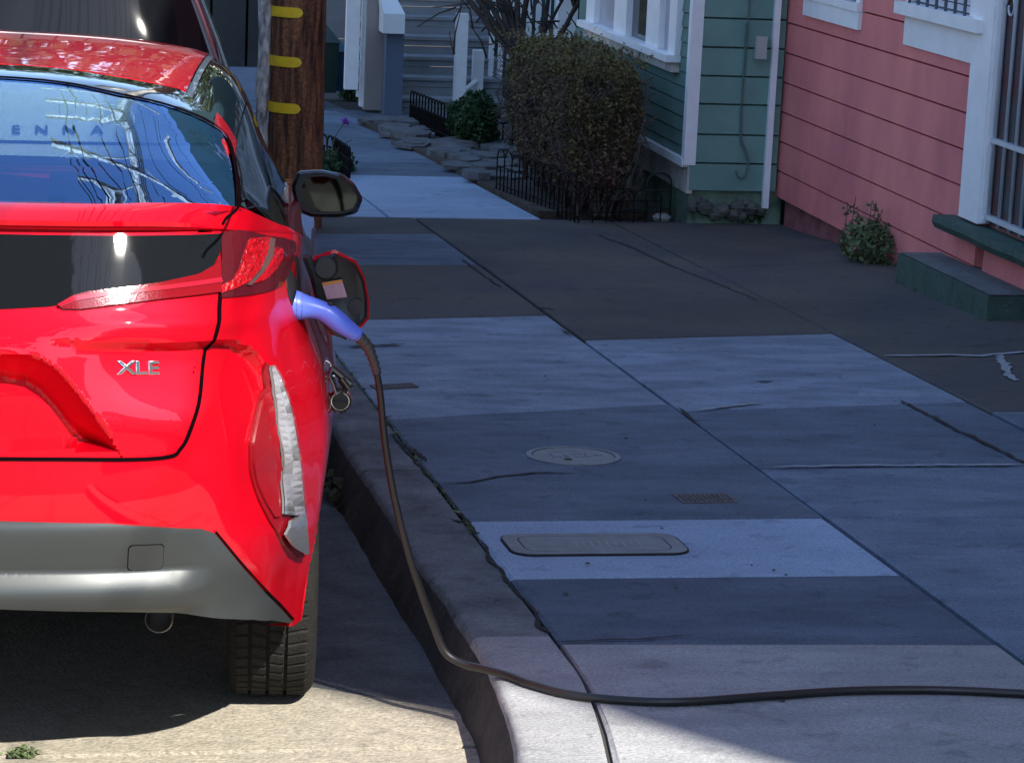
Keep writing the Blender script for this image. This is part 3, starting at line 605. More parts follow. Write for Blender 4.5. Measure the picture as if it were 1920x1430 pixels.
# ---------------------------------------------------------------- planting
M_hedge = leafmat('hedge_leaf', (.19, .125, .07), (.13, .08, .065), 2.2)
M_hleaf2 = leafmat('hedge_leaf_green', (.155, .135, .05), (.12, .10, .048), 3)
M_twig = mat('hedge_twig', (.12, .09, .075), .9, var=.4, vscale=20)
M_bark = mat('dark_bark', (.075, .055, .05), .9, bump=1, bscale=30, var=.5, vscale=12)
hx0, hx1, hy0, hy1 = 3.14, 3.70, 14.75, 16.7
hz0 = G(1090, 420).z; hz1 = PY(1120, 118, hy0).z
hd = empty('clipped_hedge', (3.5, 15.6, hz0), label='brownish clipped box-shaped hedge between the walk and the green bay', cat='hedge')
r = random.Random(11); P = []
def hsurf(u, v, t):  # direction on a rounded box
    pass
H_ = hz1-hz0
for i in range(72000):
    f = r.random()
    x, y, z = r.uniform(-1, 1), r.uniform(-1, 1), r.uniform(-1, 1)
    mxx = max(abs(x), abs(y), abs(z))
    k = (1-abs(r.gauss(0, .09)))/mxx; x, y, z = x*k, y*k, z*k
    # rounded corners
    d = (abs(x)**4.5+abs(y)**4.5+abs(z)**4.5)**(1/4.5); x, y, z = x/d*min(1, mxx*k), y/d*min(1, mxx*k), z/d*min(1, mxx*k)
    zt_ = .5+.5*z                      # 0 bottom ..1 top
    tap = .74+.26*sm(0, .6, zt_)
    bumpy = 1+.11*noise.noise(Vector((x*2.5, y*4, z*2.5)))+.06*noise.noise(Vector((x*9, y*14, z*9)))
    X = (hx0+hx1)/2+(hx1-hx0)/2*x*tap*bumpy; Y = (hy0+hy1)/2+(hy1-hy0)/2*y*(.85+.15*tap)*bumpy; Z = hz0+.10+(H_-.10)*(.5+.5*z*bumpy)
    dens = sm(-.25, .25, zt_)*.8+.28+.3*(x > .3)*(zt_ < .4)*0
    if r.random() < dens*.95 and noise.noise(Vector((X*5, Y*4, Z*5))) > -.42: P.append((X, Y, Z))
for i in range(260):
    th_ = r.random(); a = Vector((r.uniform(hx0, hx1), r.uniform(hy0, hy1), hz1-.03)); d_ = Vector((r.gauss(0, .5), r.gauss(0, .5), 1)).normalized()*r.uniform(.03, .11)
    for q in range(7): P.append(tuple(a+d_*(q/6)))
V, Fc = leaves(P, .013, seed=5, asp=2.0)
o = mesh('crown', V, Fc, [M_hedge, M_hleaf2], hd)
for p in o.data.polygons:
    c = p.center; q = noise.noise(Vector((c.x*2, c.y*1.2, c.z*2.2)))+ (c.z-hz0)*.5-(c.x-3.3)*.5-.15
    p.material_index = 1 if q+r.uniform(-.2, .2) > 0 else 0
tw = MB()
for i in range(260):
    x0, y0 = r.uniform(3.3, 3.62), r.uniform(hy0+.1, hy1-.2); a = Vector((x0, y0, hz0)); 
    e = Vector((x0+r.gauss(0, .25), y0+r.gauss(0, .35), hz0+H_*r.uniform(.45, .95)))
    e.x = min(max(e.x, hx0+.03), hx1-.03); e.y = min(max(e.y, hy0+.03), hy1-.05)
    m_ = a.lerp(e, .5)+Vector((r.gauss(0, .03), r.gauss(0, .03), 0)); tw.tube([a, m_, e], [.009, .006, .002], 4)
for i in range(900):
    x, y = r.choice([(hx0+.02, r.uniform(hy0, hy1)), (r.uniform(hx0, hx1), hy0+.02)]); z = hz0+H_*r.uniform(.12, .9); d = Vector((r.gauss(0, 1), r.gauss(0, 1), r.gauss(.4, 1))).normalized()*.10; tp = .66+.34*sm(0, .55, (z-hz0)/H_)
    c = Vector((3.51+(x-3.51)*tp, y+ .05, z)); tw.tube([c-d*.5, c+d*.5], [.0032, .0015], 3)
tw.build('twigs', M_twig, hd)
# low wire edging (arched hoops)
M_wirefence = mat('black_fence_wire', (.012, .012, .013), .9, spec=.1)
def hoops(pts, name, label, h=.32, w=.11, r_=.0045, m=M_wirefence, grp=None):
    e = empty(name, g(*pts[0]), label=label, cat='edging fence'); L = 0; seg = []
    for i in range(len(pts)-1):
        a = Vector(pts[i]); c = Vector(pts[i+1]); n = max(1, int((c-a).length/w))
        for k in range(n):
            p, q = a.lerp(c, k/n), a.lerp(c, (k+1)/n); P = [g(p.x, p.y, 0)]+[g(*(p.lerp(q, .5-.5*math.cos(t/8*math.pi))), h-.06+.06*math.sin(t/8*math.pi)) for t in range(9)]+[g(q.x, q.y, 0)]
            MB().tube(P, r_, 5).build('hoop', m, e, smooth=True)
            mm = p.lerp(q, .5); MB().tube([g(mm.x, mm.y, 0), g(mm.x, mm.y, h*.62)], r_, 5).build('upright', m, e)
        for hh in (.06, h*.62): MB().tube([g(a.x, a.y, hh), g(c.x, c.y, hh)], r_, 5).build('rail', m, e)
    return e
A = G(930, 362); Bq = G(1085, 418)
hoops([(A.x, A.y), (Bq.x-.02, Bq.y+.02)], 'edging_fence', 'black wire hoop edging under the left side of the clipped hedge', .28, .16, .0045)
hoops([(Bq.x, Bq.y), (Bq.x+.5, Bq.y+.1)], 'edging_fence', 'black wire hoop edging across the front foot of the clipped hedge', .20, .14, .004)
C2 = G(1170, 416); D2 = G(1255, 410)
hoops([(C2.x, C2.y+.1), (D2.x, D2.y)], 'edging_fence', 'dark green wire hoop edging standing against the green foundation', .27, .15, .006, mat('green_wire', (.02, .035, .025), .5))
E2 = G(768, 238); F2 = G(850, 275)
hoops([(E2.x, E2.y), (F2.x, F2.y), (F2.x+.6, F2.y)], 'edging_fence', 'black wire hoop edging around the bed at the foot of the grey stairs', .30, .13, .007)
G2 = G(604, 322); H2 = G(655, 335)
hoops([(G2.x-.1, G2.y+1.2), (H2.x, H2.y+.9), (H2.x, H2.y)], 'edging_fence', 'low black wire hoops around the flower bed behind the utility pole', .20, .09, .007)
# stone bordered bed
bed = empty('planting_bed', g(3.2, 18), kind='structure')
MB().prism([g(3.1, 15.0, -.05), g(4.2, 15, -.05), g(4.2, 22.0, -.05), g(2.98, 22, -.05)], (0, 0, .075)).build('soil', C_soil, bed)
M_flag = mat('bed_stone', (.15, .155, .165), .95, bump=1, bscale=25, var=.4, vscale=8, col2=(.085, .085, .09))
rs = random.Random(21)
for i in range(90):
    y = rs.uniform(16.9, 21.9); x = rs.uniform(3.02, 3.75); s = rs.uniform(.06, .14); n = 7; c = g(x, y, .015+rs.random()*.02)
    pl = [c+Vector((math.cos(k/n*6.283)*s*rs.uniform(.8, 1.2), math.sin(k/n*6.283)*s*rs.uniform(1.0, 1.6), 0)) for k in range(n)]
    MB().prism(pl, (0, 0, rs.uniform(.02, .05))).build('stone', M_flag, bed)
def bush(name, c, rx, ry, rz, n, size, m, label, cat='shrub', seed=1, stems=6, shape=1):
    e = empty(name, c, label=label, cat=cat); r = random.Random(seed); P = []
    for i in range(n):
        d = Vector((r.gauss(0, 1), r.gauss(0, 1), r.gauss(0, 1))).normalized()*(r.random()**.35)
        k = 1+.35*noise.noise(Vector((d.x*2+seed, d.y*2, d.z*2)))
        P.append(c+Vector((d.x*rx*k, d.y*ry*k, rz*(.95+d.z*k)*.5*2 if d.z > -.95 else 0)))
    V, Fc = leaves(P, size, seed=seed); mesh('foliage', V, Fc, m, e)
    s = MB()
    for i in range(stems):
        a = c+Vector((r.uniform(-.3, .3)*rx, r.uniform(-.3, .3)*ry, -.02)); s.tube([a, a+Vector((r.uniform(-.5, .5)*rx, r.uniform(-.5, .5)*ry, rz*1.4))], [.006, .003], 4)
    s.build('stems', M_twig, e); return e
M_lg = leafmat('green_leaf', (.035, .085, .028), (.02, .05, .02)); M_weed = leafmat('weed_leaf', (.14, .18, .08), (.08, .11, .05))
c = G(897, 285); bush('leafy_shrub', c+Vector((0, .3, 0)), .20, .3, .21, 5200, .022, M_lg, 'rounded dark green shrub between the wire edging and the hedge', seed=3)
c = G(1635, 508); bush('pavement_weed', c+Vector((.05, .12, 0)), .18, .25, .12, 1500, .02, M_weed, 'bushy grey-green weed at the foot of the pink wall', 'weed', seed=5, stems=14)
# its taller sprigs
e = [o for o in bpy.data.objects if o.name.startswith('pavement_weed')][0]
sp = MB(); PP = []
for i in range(12):
    a = c+Vector((random.uniform(-.1, .2), random.uniform(0, .3), .05)); t = a+Vector((random.uniform(-.02, .1), random.uniform(-.1, .1), random.uniform(.15, .30))); sp.tube([a, t], [.003, .0015], 4)
    for k in range(20): PP.append(a.lerp(t, random.uniform(.2, 1))+Vector((random.gauss(0, .012), random.gauss(0, .012), random.gauss(0, .01))))
sp.build('sprig_stems', M_twig, e); V, Fc = leaves(PP, .018, seed=9); mesh('sprigs', V, Fc, M_weed, e, kind='stuff')
c = G(1805, 475, .14); bush('step_weed', c+Vector((0, .05, 0)), .05, .08, .055, 220, .018, leafmat('dry_weed', (.14, .12, .05), (.08, .06, .03)), 'small dry weed growing against the pink wall behind the green step', 'weed', seed=8, stems=4)
c = G(1900, 603); bush('step_weed', c+Vector((0, .02, 0)), .09, .08, .05, 420, .018, M_lg, 'low green weed at the near end of the green step', 'weed', seed=18, stems=3)
c = G(1725, 560); bush('step_weed', c, .05, .06, .02, 90, .016, M_weed, 'tiny weed at the side of the green step', 'weed', seed=28, stems=2)
c = G(1395, 418); bush('corner_weed', c+Vector((0, 0, .0)), .15, .10, .06, 700, .02, M_lg, 'green weeds in the corner between the green and pink houses', 'weed', seed=12, stems=6)
# multi-stemmed tree behind the hedge
tr = empty('bare_stemmed_tree', g(3.5, 19.6), label='multi-stemmed bare tree with dark twisting branches behind the clipped hedge', cat='tree')
tb = random.Random(4); lf = []
def branch(p, d, L, r0, depth):
    P = [p]; R = [r0]; q = p.copy(); dd = d.copy()
    for i in range(5):
        dd = (dd+Vector((tb.gauss(0, .12), tb.gauss(0, .12), tb.gauss(0, .05)))).normalized(); q = q+dd*L/5; P.append(q); R.append(r0*(1-.11*(i+1)))
    MB().tube(P, R, 7).build('branch' if depth else 'trunk', M_bark, tr, smooth=True)
    if depth < 2:
        for k in range(3 if depth == 0 else 2):
            i = tb.choice([2, 3, 4, 5]); a = (dd+Vector((tb.gauss(0, .45), tb.gauss(0, .45), tb.gauss(.1, .2)))).normalized(); branch(P[i], a, L*.75, R[i]*.7, depth+1)
    else:
        for k in range(90): lf.append(P[-1]+Vector((tb.gauss(0, .25), tb.gauss(0, .25), tb.gauss(0, .2))))
base = G(985, 300)
for k in range(2):
    d = Vector((.02+.10*k, tb.uniform(-.2, .3), 1)).normalized(); branch(Vector((3.72+.04*math.cos(k), 18.6+.1*math.sin(k*2), -.82)), d, 1.5, .028, 0)
for i in range(7):
    a = PY(1035-i*8, 190-i*6, 18.5); t = PY(860+i*22, -25, 18.8); m_ = a.lerp(t, .5)+Vector((-.04, 0, .03)); MB().tube(spline([a, m_, t], 5), .021, 7).build('branch', M_bark, tr, smooth=True)
for i in range(60):
    a = PY(tb.uniform(850, 1100), tb.uniform(-20, 110), tb.uniform(18.2, 19.2)); d_ = Vector((tb.gauss(-.3, .5), tb.gauss(0, .3), tb.gauss(.6, .5))).normalized()*tb.uniform(.15, .4)
    MB().tube([a, a+d_*.5+Vector((tb.gauss(0, .02), 0, tb.gauss(0, .02))), a+d_], [.008, .006, .003], 5).build('branch', M_bark, tr, smooth=True)
lf = [p for p in lf if p.z > .9]
V, Fc = leaves(lf, .03, seed=2); mesh('leaves', V, Fc, M_lg, tr)
# flowers by the pole
fl = empty('purple_flowers', G(640, 320), label='thin-stemmed purple flowers beside the utility pole', cat='flowers')
sm_ = MB()
for px, py in ((648, 228), (615, 250), (625, 262), (660, 262)):
    a = G(632+random.uniform(-14, 10), 322); t = PY(px, py, a.y+.1); mm = a.lerp(t, .5)+Vector((-.03, 0, .04)); sm_.tube(spline([a, mm, t], 4), .003, 4)
sm_.build('stems', mat('stem_green', (.06, .09, .04), .7), fl)
for px, py in ((648, 228), (493, 195)):
    t = PY(px, py, 18.2 if px > 600 else 17.5); pp = [t+Vector((random.gauss(0, .012), random.gauss(0, .012), random.gauss(0, .010))) for _ in range(60)]
    V, Fc = leaves(pp, .016, seed=3); mesh('bloom', V, Fc, mat('purple_petal', (.22, .03, .42), .6), fl)
c = G(628, 318); bush('low_planting', c, .14, .3, .06, 900, .02, M_lg, 'low green plants inside the wire hoops behind the pole', 'plants', seed=33)
bush('far_shrub', G(655, 185), .10, .2, .08, 500, .03, M_lg, 'small green plant at the foot of the white gate frame', 'shrub', seed=36)
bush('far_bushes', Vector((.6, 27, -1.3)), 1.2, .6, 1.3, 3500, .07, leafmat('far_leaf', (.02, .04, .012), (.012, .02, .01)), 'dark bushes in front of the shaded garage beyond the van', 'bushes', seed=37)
# gutter weeds and leaf litter
wd = random.Random(6); P = []
for i in range(1500):
    a = G(wd.uniform(628, 672), wd.uniform(850, 940), -.14); P.append(a+Vector((wd.gauss(0, .02), wd.gauss(0, .06), abs(wd.gauss(0, .02)))))
V, Fc = leaves(P, .022, seed=4); mesh('leaf_litter', V, Fc, leafmat('litter', (.05, .055, .03), (.05, .035, .02)), kind='stuff', label='dry leaves and weeds caught in the gutter beside the kerb', cat='leaf litter')
P = []
for i in range(260):
    t = wd.random(); a = g(1.29+wd.gauss(0, .004), 6.9+6*t*t, .0); P.append(a+Vector((0, 0, abs(wd.gauss(0, .004)))))
for i in range(160): a = G(40+wd.gauss(0, 14), 1416+wd.gauss(0, 3), -.15); P.append(a+Vector((0, 0, abs(wd.gauss(0, .008)))))
V, Fc = leaves(P, .009, seed=5); mesh('joint_grass', V, Fc, M_weed, kind='stuff', label='tiny grass and moss growing in the pavement joints', cat='grass')
wst = MB(); c = G(1240, 412); wst.lathe([(.001, -.01), (.05, -.005), (.058, .015), (.035, .034), (.001, .038)], c, n=7); tag(wst.build('pale_stone', mat('pale_stone', (.34, .34, .33), .9, bump=.6, var=.3, vscale=30), smooth=False), 'pale rounded stone lying by the green foundation', 'stone')
P = []; rl = random.Random(15)
for i in range(24): P.append(g(rl.uniform(1.35, 4.2), rl.uniform(4.8, 15), .004))
for i in range(8): a = G(rl.uniform(980, 1500), rl.uniform(900, 1400), .004); P.append(a)
r9 = random.Random(9); V = []; Fc = []
for p in P:
    k = len(V); n = 6; s = r9.uniform(.003, .008); a0 = r9.random()*6
    V += [p+Vector((math.cos(a0+q*1.047)*s*r9.uniform(.6, 1.3), math.sin(a0+q*1.047)*s*r9.uniform(.6, 1.8), 0)) for q in range(n)]+[p+Vector((0, 0, .003))]
    Fc += [(k+q, k+(q+1) % n, k+n) for q in range(n)]
mesh('pavement_litter', V, Fc, mat('litter_bits', (.06, .05, .045), .9), kind='stuff', label='small dark bits of leaf and gum scattered over the pavement', cat='litter')
# ---------------------------------------------------------------- houses out of frame (they cast the shade, and show in reflections)
def house(name, label, x0, x1, y0, y1, h, m, face=-1, cut=None, win=True):
    e = empty(name, g((x0+x1)/2, (y0+y1)/2), label=label, cat='house'); zb = -SL*max(y0, y1)-.6
    poly = cut or [(x0, y0), (x1, y0), (x1, y1), (x0, y1)]
    MB().prism([(p[0], p[1], zb) for p in poly], (0, 0, h-zb)).build('walls', m, e)
    if win:
        xf = x0 if face < 0 else x1
        n = max(1, int((y1-y0)/2.2))
        for fl_ in range(int((h-1)/2.9)):
            for k in range(n):
                y = y0+(k+.5)*(y1-y0)/n; z = 1.0+fl_*2.9-SL*y
                f = MB().box((xf-.06, y-.6, z-.1), (xf+.06, y+.6, z+1.6)).build('window_frame', M_white, e)
                MB().box((xf-.07, y-.5, z), (xf+.07, y+.5, z+1.5)).build('pane', M_pane, f)
    return e
# unseen house, its raking edge shaped to cast the slanting shadow over kerb and gutter
sd = SUNT/abs(SUNT.z); Q = []
for p in (G(1440, 1430), G(1180, 1352), G(945, 1275), G(590, 1290, -.15)):
    t = (XP-p.x)/-sd.x; Q.append((p.y-sd.y*t, p.z+t)); 
print('rake', Q)
HH = 10.6
M_h1 = mat('tan_stucco', (.36, .30, .23), .9, var=.1); M_h2 = mat('blue_grey_siding', (.28, .32, .36), .8); M_h3 = mat('cream_siding', (.55, .50, .42), .8)
th = empty('rake_shadow_house', g(8, 0), label='unseen tan stucco house beside the pink house, its upper edge raked to shape the shadow line', cat='house')
e0 = ((Q[-1][0]-Q[0][0])/(Q[-1][1]-Q[0][1]))
yl = Q[0][0]-e0*(Q[0][1]-5.0); yt = Q[-1][0]+e0*(HH-Q[-1][1])
MB().prism([(XP, y, z) for y, z in [(yl, -1), (yl, 5.0)]+Q+[(yt, HH), (5.15, HH), (5.15, -1)]], (7, 0, 0)).build('walls', M_h1, th)  # walls of the unseen house that shapes the shadow line
for i, (y0, y1, h, m, nm) in enumerate([(-30, -20, 5.6, M_h2, 'blue-grey house across the street, well behind the camera'), (-19.8, -8, 5.2, M_h3, 'cream house across the street behind the camera'), (-7.8, 6, 5.4, M_h2, 'blue-grey house across the street left of the camera'), (6.2, 18, 5.0, M_h3, 'cream house across the street level with the pole'), (18.2, 30, 5.4, M_h1, 'tan house across the street farther down')]):
    house('opposite_house', nm, -20, -13, y0, y1, h, m, face=1)
st_ = bush('reflection_tree', Vector((-3.1, -7.5, 5.0)), 4.6, 3.0, 5.2, 17000, .24, leafmat('dark_reflection_leaf', (.03, .05, .02), (.02, .03, .012)), 'large dark tree added behind the camera to darken the rear glass reflection', 'tree', seed=77, stems=0)  # unseen tree, added to darken reflections in the lower rear window
MB().tube([(-4.2, -6.5, -.4), (-4.1, -6.5, 3), (-3.9, -6.4, 7)], [.22, .17, .1], 10).build('trunk', M_bark, st_, smooth=True)  # trunk of the added reflection tree
for k, (x, y, s, l) in enumerate(((-4.5, 52, 6, 'round dark tree added far down the left to darken the roof reflection'), (2.5, 60, 7, 'tall dark tree added far down the street to darken the roof reflection'), (9, 50, 6.5, 'broad dark tree added far down the right to darken the roof reflection'))):
    t_ = bush('far_reflection_tree', Vector((x, y, -SL*y+2.5)), s, 3, s*.9, 5000, .38, MATS['dark_reflection_leaf'], l, 'tree', seed=80+k, stems=0)  # added to block the bright horizon sky in the roof reflection
    MB().tube([(x, y, -SL*y-.5), (x+.2, y, -SL*y+6)], [.35, .2], 8).build('trunk', M_bark, t_, smooth=True)  # trunk of the added far reflection tree
house('rear_house', 'cream house behind the camera', 5.5, 12, -30, -14, 7, M_h3)
house('rear_house', 'tan house closing the street far behind the camera', -12, 4, -52, -46, 8, M_h1, win=False)
# ================================================================== RED CAR
_a = math.radians(6.0)
h_ = Vector((math.sin(_a), math.cos(_a), 0)); h_.z = -SL*h_.y; h_.normalize()
r_ = Vector((math.cos(_a), -math.sin(_a), 0)); r_.z = -SL*r_.y; r_.normalize(); u_ = r_.cross(h_)
CO = G(585, 1294, -.15)-r_*.865
MC = Matrix(((r_.x, h_.x, u_.x, CO.x), (r_.y, h_.y, u_.y, CO.y), (r_.z, h_.z, u_.z, CO.z), (0, 0, 0, 1)))
car = empty('red_hatchback', label='glossy red hatchback with its charging flap open parked at the kerb', cat='car'); car.matrix_world = MC
def at(px, py, Y):
    d = ray(px, py); t = (Y-(CAM-CO).dot(h_))/d.dot(h_); q = CAM+d*t-CO; return q.dot(r_), q.dot(u_)
def L3(px, py, Y): X, Z = at(px, py, Y); return Vector((X, Y, Z))
def cm(name, V, Fc, m, parent=car, **k): return mesh(name, V, Fc, m, parent, local=True, **k)
def cb_(b, name, m, parent=car, **k): return mesh(name, b.V, b.F, m, parent, local=True, **k)
KN = [(0, -.93, .42, 1.165), (.2, -.928, .42, 1.165), (.4, -.912, .44, 1.165), (.55, -.88, .435, 1.165), (.65, -.84, .46, 1.163), (.72, -.785, .45, 1.157), (.775, -.70, .405, 1.147), (.815, -.58, .335, 1.133),
      (.84, -.5, .28, 1.122), (.872, -.38, .27, 1.105), (.885, -.2, .24, 1.085), (.90, 0, .22, 1.055), (.895, .5, .2, 1.03), (.885, 1.4, .19, 1.0), (.88, 2.1, .2, .98), (.885, 2.7, .2, .93), (.86, 3.05, .2, .86), (.78, 3.35, .22, .78), (.6, 3.56, .24, .72), (.3, 3.66, .25, .69), (0, 3.70, .25, .68)]
KH = [k[0] for k in KN]; KH[9] = .855; KH[10] = .862; KH[11] = .865; KH[12] = .866; KH[13] = .866
def cat(vals, u):
    u = min(max(u, 0), len(vals)-1-1e-6); i = int(u); t = u-i; a = vals[max(i-1, 0)]; b = vals[i]; c = vals[i+1]; d = vals[min(i+2, len(vals)-1)]
    if i == 0: a = 2*b-c
    return .5*((2*b)+(c-a)*t+(2*a-5*b+4*c-d)*t*t+(3*b-a-3*c+d)*t**3)
KX = [k[0] for k in KN]; KX_m = KX[:]; KY = [k[1] for k in KN]; KB = [k[2] for k in KN]; KT = [k[3] for k in KN]
WT = [(.25, .955), (.4, .975), (.55, .995), (.7, 1.01), (.82, .995), (.92, .965), (1.0, .95), (1.1, .95), (1.17, .945)]
DT = [(.25, .03), (.40, .03), (.50, .005), (.60, .0), (.73, .008), (.9, .02), (1.0, .045), (1.1, .085), (1.17, .115)]
def S0(u, z):
    """outer skin without pressed features: u along the plan curve, z height."""
    bl = sm(.82, 1.05, z); w = lerp(WT, z); x = cat(KX, u)*(1-bl)+cat(KH, u)*bl; y = cat(KY, u)
    f = 1-sm(-.55, -.1, y)
    if y > 2.9: w = 1+(w-1)*(1-sm(2.9, 3.3, y))
    return w*x, y+lerp(DT, z)*f
def uX(X, z):
    lo, hi = 0.0, 11.0; X = abs(X)
    for _ in range(26):
        m = (lo+hi)/2
        if S0(m, z)[0] < X: lo = m
        else: hi = m
    return (lo+hi)/2
_cache = {}
def Y0(X, z):
    k = (round(abs(X), 5), round(z, 5))
    if k not in _cache: u = uX(X, z); _cache[k] = S0(u, z)[1]
    return _cache[k]
def solve(px, py, it=30):
    Y = -.85
    for _ in range(it):
        X, Z = at(px, py, Y); Yn = Y0(X, min(max(Z, .25), 1.17)); Y = Y*.4+Yn*.6
    return (X, Z)
def PP(*ps): return [solve(*p) for p in ps]
# --- pressed features in (X, Z)
rec_o = PP((0, 662), (45, 664), (75, 670), (105, 690), (124, 709), (150, 742), (176, 776), (195, 805), (225, 853))
rec_i = PP((0, 710), (45, 716), (75, 735), (105, 768), (130, 800), (160, 828), (200, 856))
rec_o = [(0, rec_o[0][1]+.003)]+rec_o; rec_i = [(0, rec_i[0][1]+.003)]+rec_i
crease = PP((150, 641), (240, 640), (330, 640), (400, 636), (440, 637), (470, 648), (492, 665), (508, 688), (524, 730), (540, 790), (553, 870), (562, 960), (574, 1035))
fogreg = crease+PP((560, 1048), (500, 1040), (430, 1000))+[(.30, .64), (.30, crease[0][1])]
def inpoly(P, x, y):
    c = False; j = len(P)-1
    for i in range(len(P)):
        if (P[i][1] > y) != (P[j][1] > y) and x < (P[j][0]-P[i][0])*(y-P[i][1])/(P[j][1]-P[i][1])+P[i][0]: c = not c
        j = i
    return c
def dpoly(P, x, y):
    b = 9.
    for i in range(len(P)-1):
        ax, ay = P[i][:2]; bx, by = P[i+1][:2]; dx, dy = bx-ax, by-ay; t = max(0, min(1, ((x-ax)*dx+(y-ay)*dy)/(dx*dx+dy*dy+1e-12))); b = min(b, math.hypot(x-ax-t*dx, y-ay-t*dy))
    return b
rec_poly = rec_o+[(rec_o[-1][0]+.0, .6), (0, .6), (0, rec_o[0][1])]
reci_poly = rec_i+[(rec_i[-1][0], .6), (0, .6)]
def disp(X, z, hatch=False):
    X = abs(X); d = 0
    if hatch and X < .5 and z < 1.0 and inpoly(rec_poly, X, z):
        do = dpoly(rec_o, X, z)
        if inpoly(reci_poly, X, z): d += .095
        else: di = dpoly(rec_i, X, z); d += .095*(do/(do+di+1e-6))
    if X > .30 and .55 < z < .97 and inpoly(fogreg, X, z):
        e = dpoly(crease, X, z); A = .034*sm(.28, .58, X)*sm(.53, .68, z); d += A*sm(0, .014, e)*(1-sm(.03, .17, e))
    # subtle shoulder line above the crease
    d -= .006*math.exp(-((z-.985)/.02)**2)*sm(.3, .5, X)*(1-sm(.70, .78, X))
    return d
def SP(X, z, off=0, hatch=False):
    s = 1 if X >= 0 else -1; ax = abs(X); y = Y0(ax, z)
    e = .004; yx = (Y0(ax+e, z)-Y0(max(ax-e, 0), z))/(2*e if ax > e else e+ax); yz = (Y0(ax, z+e)-Y0(ax, z-e))/(2*e)
    yx = min(yx, 4.0); n = Vector((yx, -1, yz)).normalized(); d = off-disp(ax, z, hatch)
    p = Vector((ax, y, z))+n*d; return Vector((p.x*s, p.y, p.z)), Vector((n.x*s, n.y, n.z))
def topix(p):
    v = MC @ p - CAM; z = v.dot(CF); return 960+F0*v.dot(CR)/z, 715-F0*v.dot(CU)/z
def solve2(px, py, off=.006, hatch=False):
    X, Z = solve(px, py)
    for _ in range(8):
        a = topix(SP(X, Z, off, hatch)[0]); e = .002; bx = topix(SP(X+e, Z, off, hatch)[0]); bz = topix(SP(X, Z+e, off, hatch)[0])
        j11, j21, j12, j22 = (bx[0]-a[0])/e, (bx[1]-a[1])/e, (bz[0]-a[0])/e, (bz[1]-a[1])/e; D = j11*j22-j12*j21
        if abs(D) < 1: break
        rx, ry = px-a[0], py-a[1]; dx, dz = (rx*j22-j12*ry)/D, (j11*ry-j21*rx)/D; m = max(abs(dx), abs(dz), 1e-9); k = min(.7, .02/m); X += dx*k; Z += dz*k
        X = min(max(X, 0), .87); Z = min(max(Z, .3), 1.165)
    return (X, Z)
def PQ(*ps): return [solve2(*p) for p in ps]
def clip2d(poly, step, sx=None):
    """triangulate a 2-D outline, cut along a regular grid."""
    bm = bmesh.new(); vs = [bm.verts.new((p[0], p[1], 0)) for p in poly]; bm.faces.new(vs)
    bmesh.ops.triangulate(bm, faces=bm.faces[:])
    xs = [p[0] for p in poly]; ys = [p[1] for p in poly]
    for ax, (lo, hi) in ((0, (min(xs), max(xs))), (1, (min(ys), max(ys)))):
        st = step if not (sx and ax == 0) else sx
        k = math.ceil(lo/st)
        while k*st < hi:
            co_ = [0, 0, 0]; co_[ax] = k*st; no = [0, 0, 0]; no[ax] = 1
            bmesh.ops.bisect_plane(bm, geom=bm.verts[:]+bm.edges[:]+bm.faces[:], plane_co=co_, plane_no=no, dist=1e-6); k += 1
    bmesh.ops.remove_doubles(bm, verts=bm.verts[:], dist=1e-5)
    return bm
def densify(P, st=.02):
    out = []
    for i in range(len(P)):
        a = Vector(P[i][:2]); b = Vector(P[(i+1) % len(P)][:2]); n = max(1, int((b-a).length/st))
        for k in range(n): out.append(tuple(a.lerp(b, k/n)))
    return out
def smooth2(P, n=3): return [tuple(v)[:2] for v in spline([(p[0], p[1], 0) for p in P], n)]
def patch(name, poly, off, m, step=.012, fn=None, depth=.006, parent=car, hatch=False, rim=None, auto=40):
    bm = clip2d(densify(poly, step*1.5), step)
    fn = fn or (lambda x, z, o: SP(x, z, o, hatch))
    nn = {}
    for v in bm.verts:
        p, n = fn(v.co.x, v.co.y, off); v.co = p; nn[v] = n
    for f in bm.faces:
        f.normal_update()
        if f.normal.dot(nn[f.verts[0]]) < 0: f.normal_flip()
    be = [e for e in bm.edges if len(e.link_faces) == 1]
    if depth:
        r = bmesh.ops.extrude_edge_only(bm, edges=be); mp = {}
        nv = [v for v in r['geom'] if isinstance(v, bmesh.types.BMVert)]
        from_ = {}
        for v in nv:
            for e in v.link_edges:
                o = e.other_vert(v)
                if o in nn: from_[v] = nn[o]
        for v in nv: v.co -= from_.get(v, Vector((0, -1, 0)))*depth
    bmesh.ops.recalc_face_normals(bm, faces=bm.faces[:])
    me = bpy.data.meshes.new(name); bm.to_mesh(me); bm.free(); me.materials.append(m); me.polygons.foreach_set('use_smooth', [True]*len(me.polygons)); me.set_sharp_from_angle(angle=math.radians(auto))
    o = bpy.data.objects.new(name, me); COL.objects.link(o); o.parent = parent
    return o
def seam(pts, w=.006, off=.0035, name='panel_gap', m=None, parent=car, fn=None, hatch=False):
    Q = smooth2(pts, 6); V = []; Fc = []; fn = fn or (lambda x, z, o: SP(x, z, o, hatch))
    for i, p in enumerate(Q):
        a = Vector(Q[max(i-1, 0)]); b = Vector(Q[min(i+1, len(Q)-1)]); t = (b-a).normalized(); n = Vector((-t.y, t.x))*w/2
        for s_ in (-1, 1): V.append(fn(p[0]+n.x*s_, p[1]+n.y*s_, off)[0])
    for i in range(len(Q)-1): Fc.append((2*i, 2*i+1, 2*i+3, 2*i+2))
    return cm(name, V, Fc, m or M_gap, parent)
mir = lambda P: [(-p[0], p[1]) for p in P][::-1]
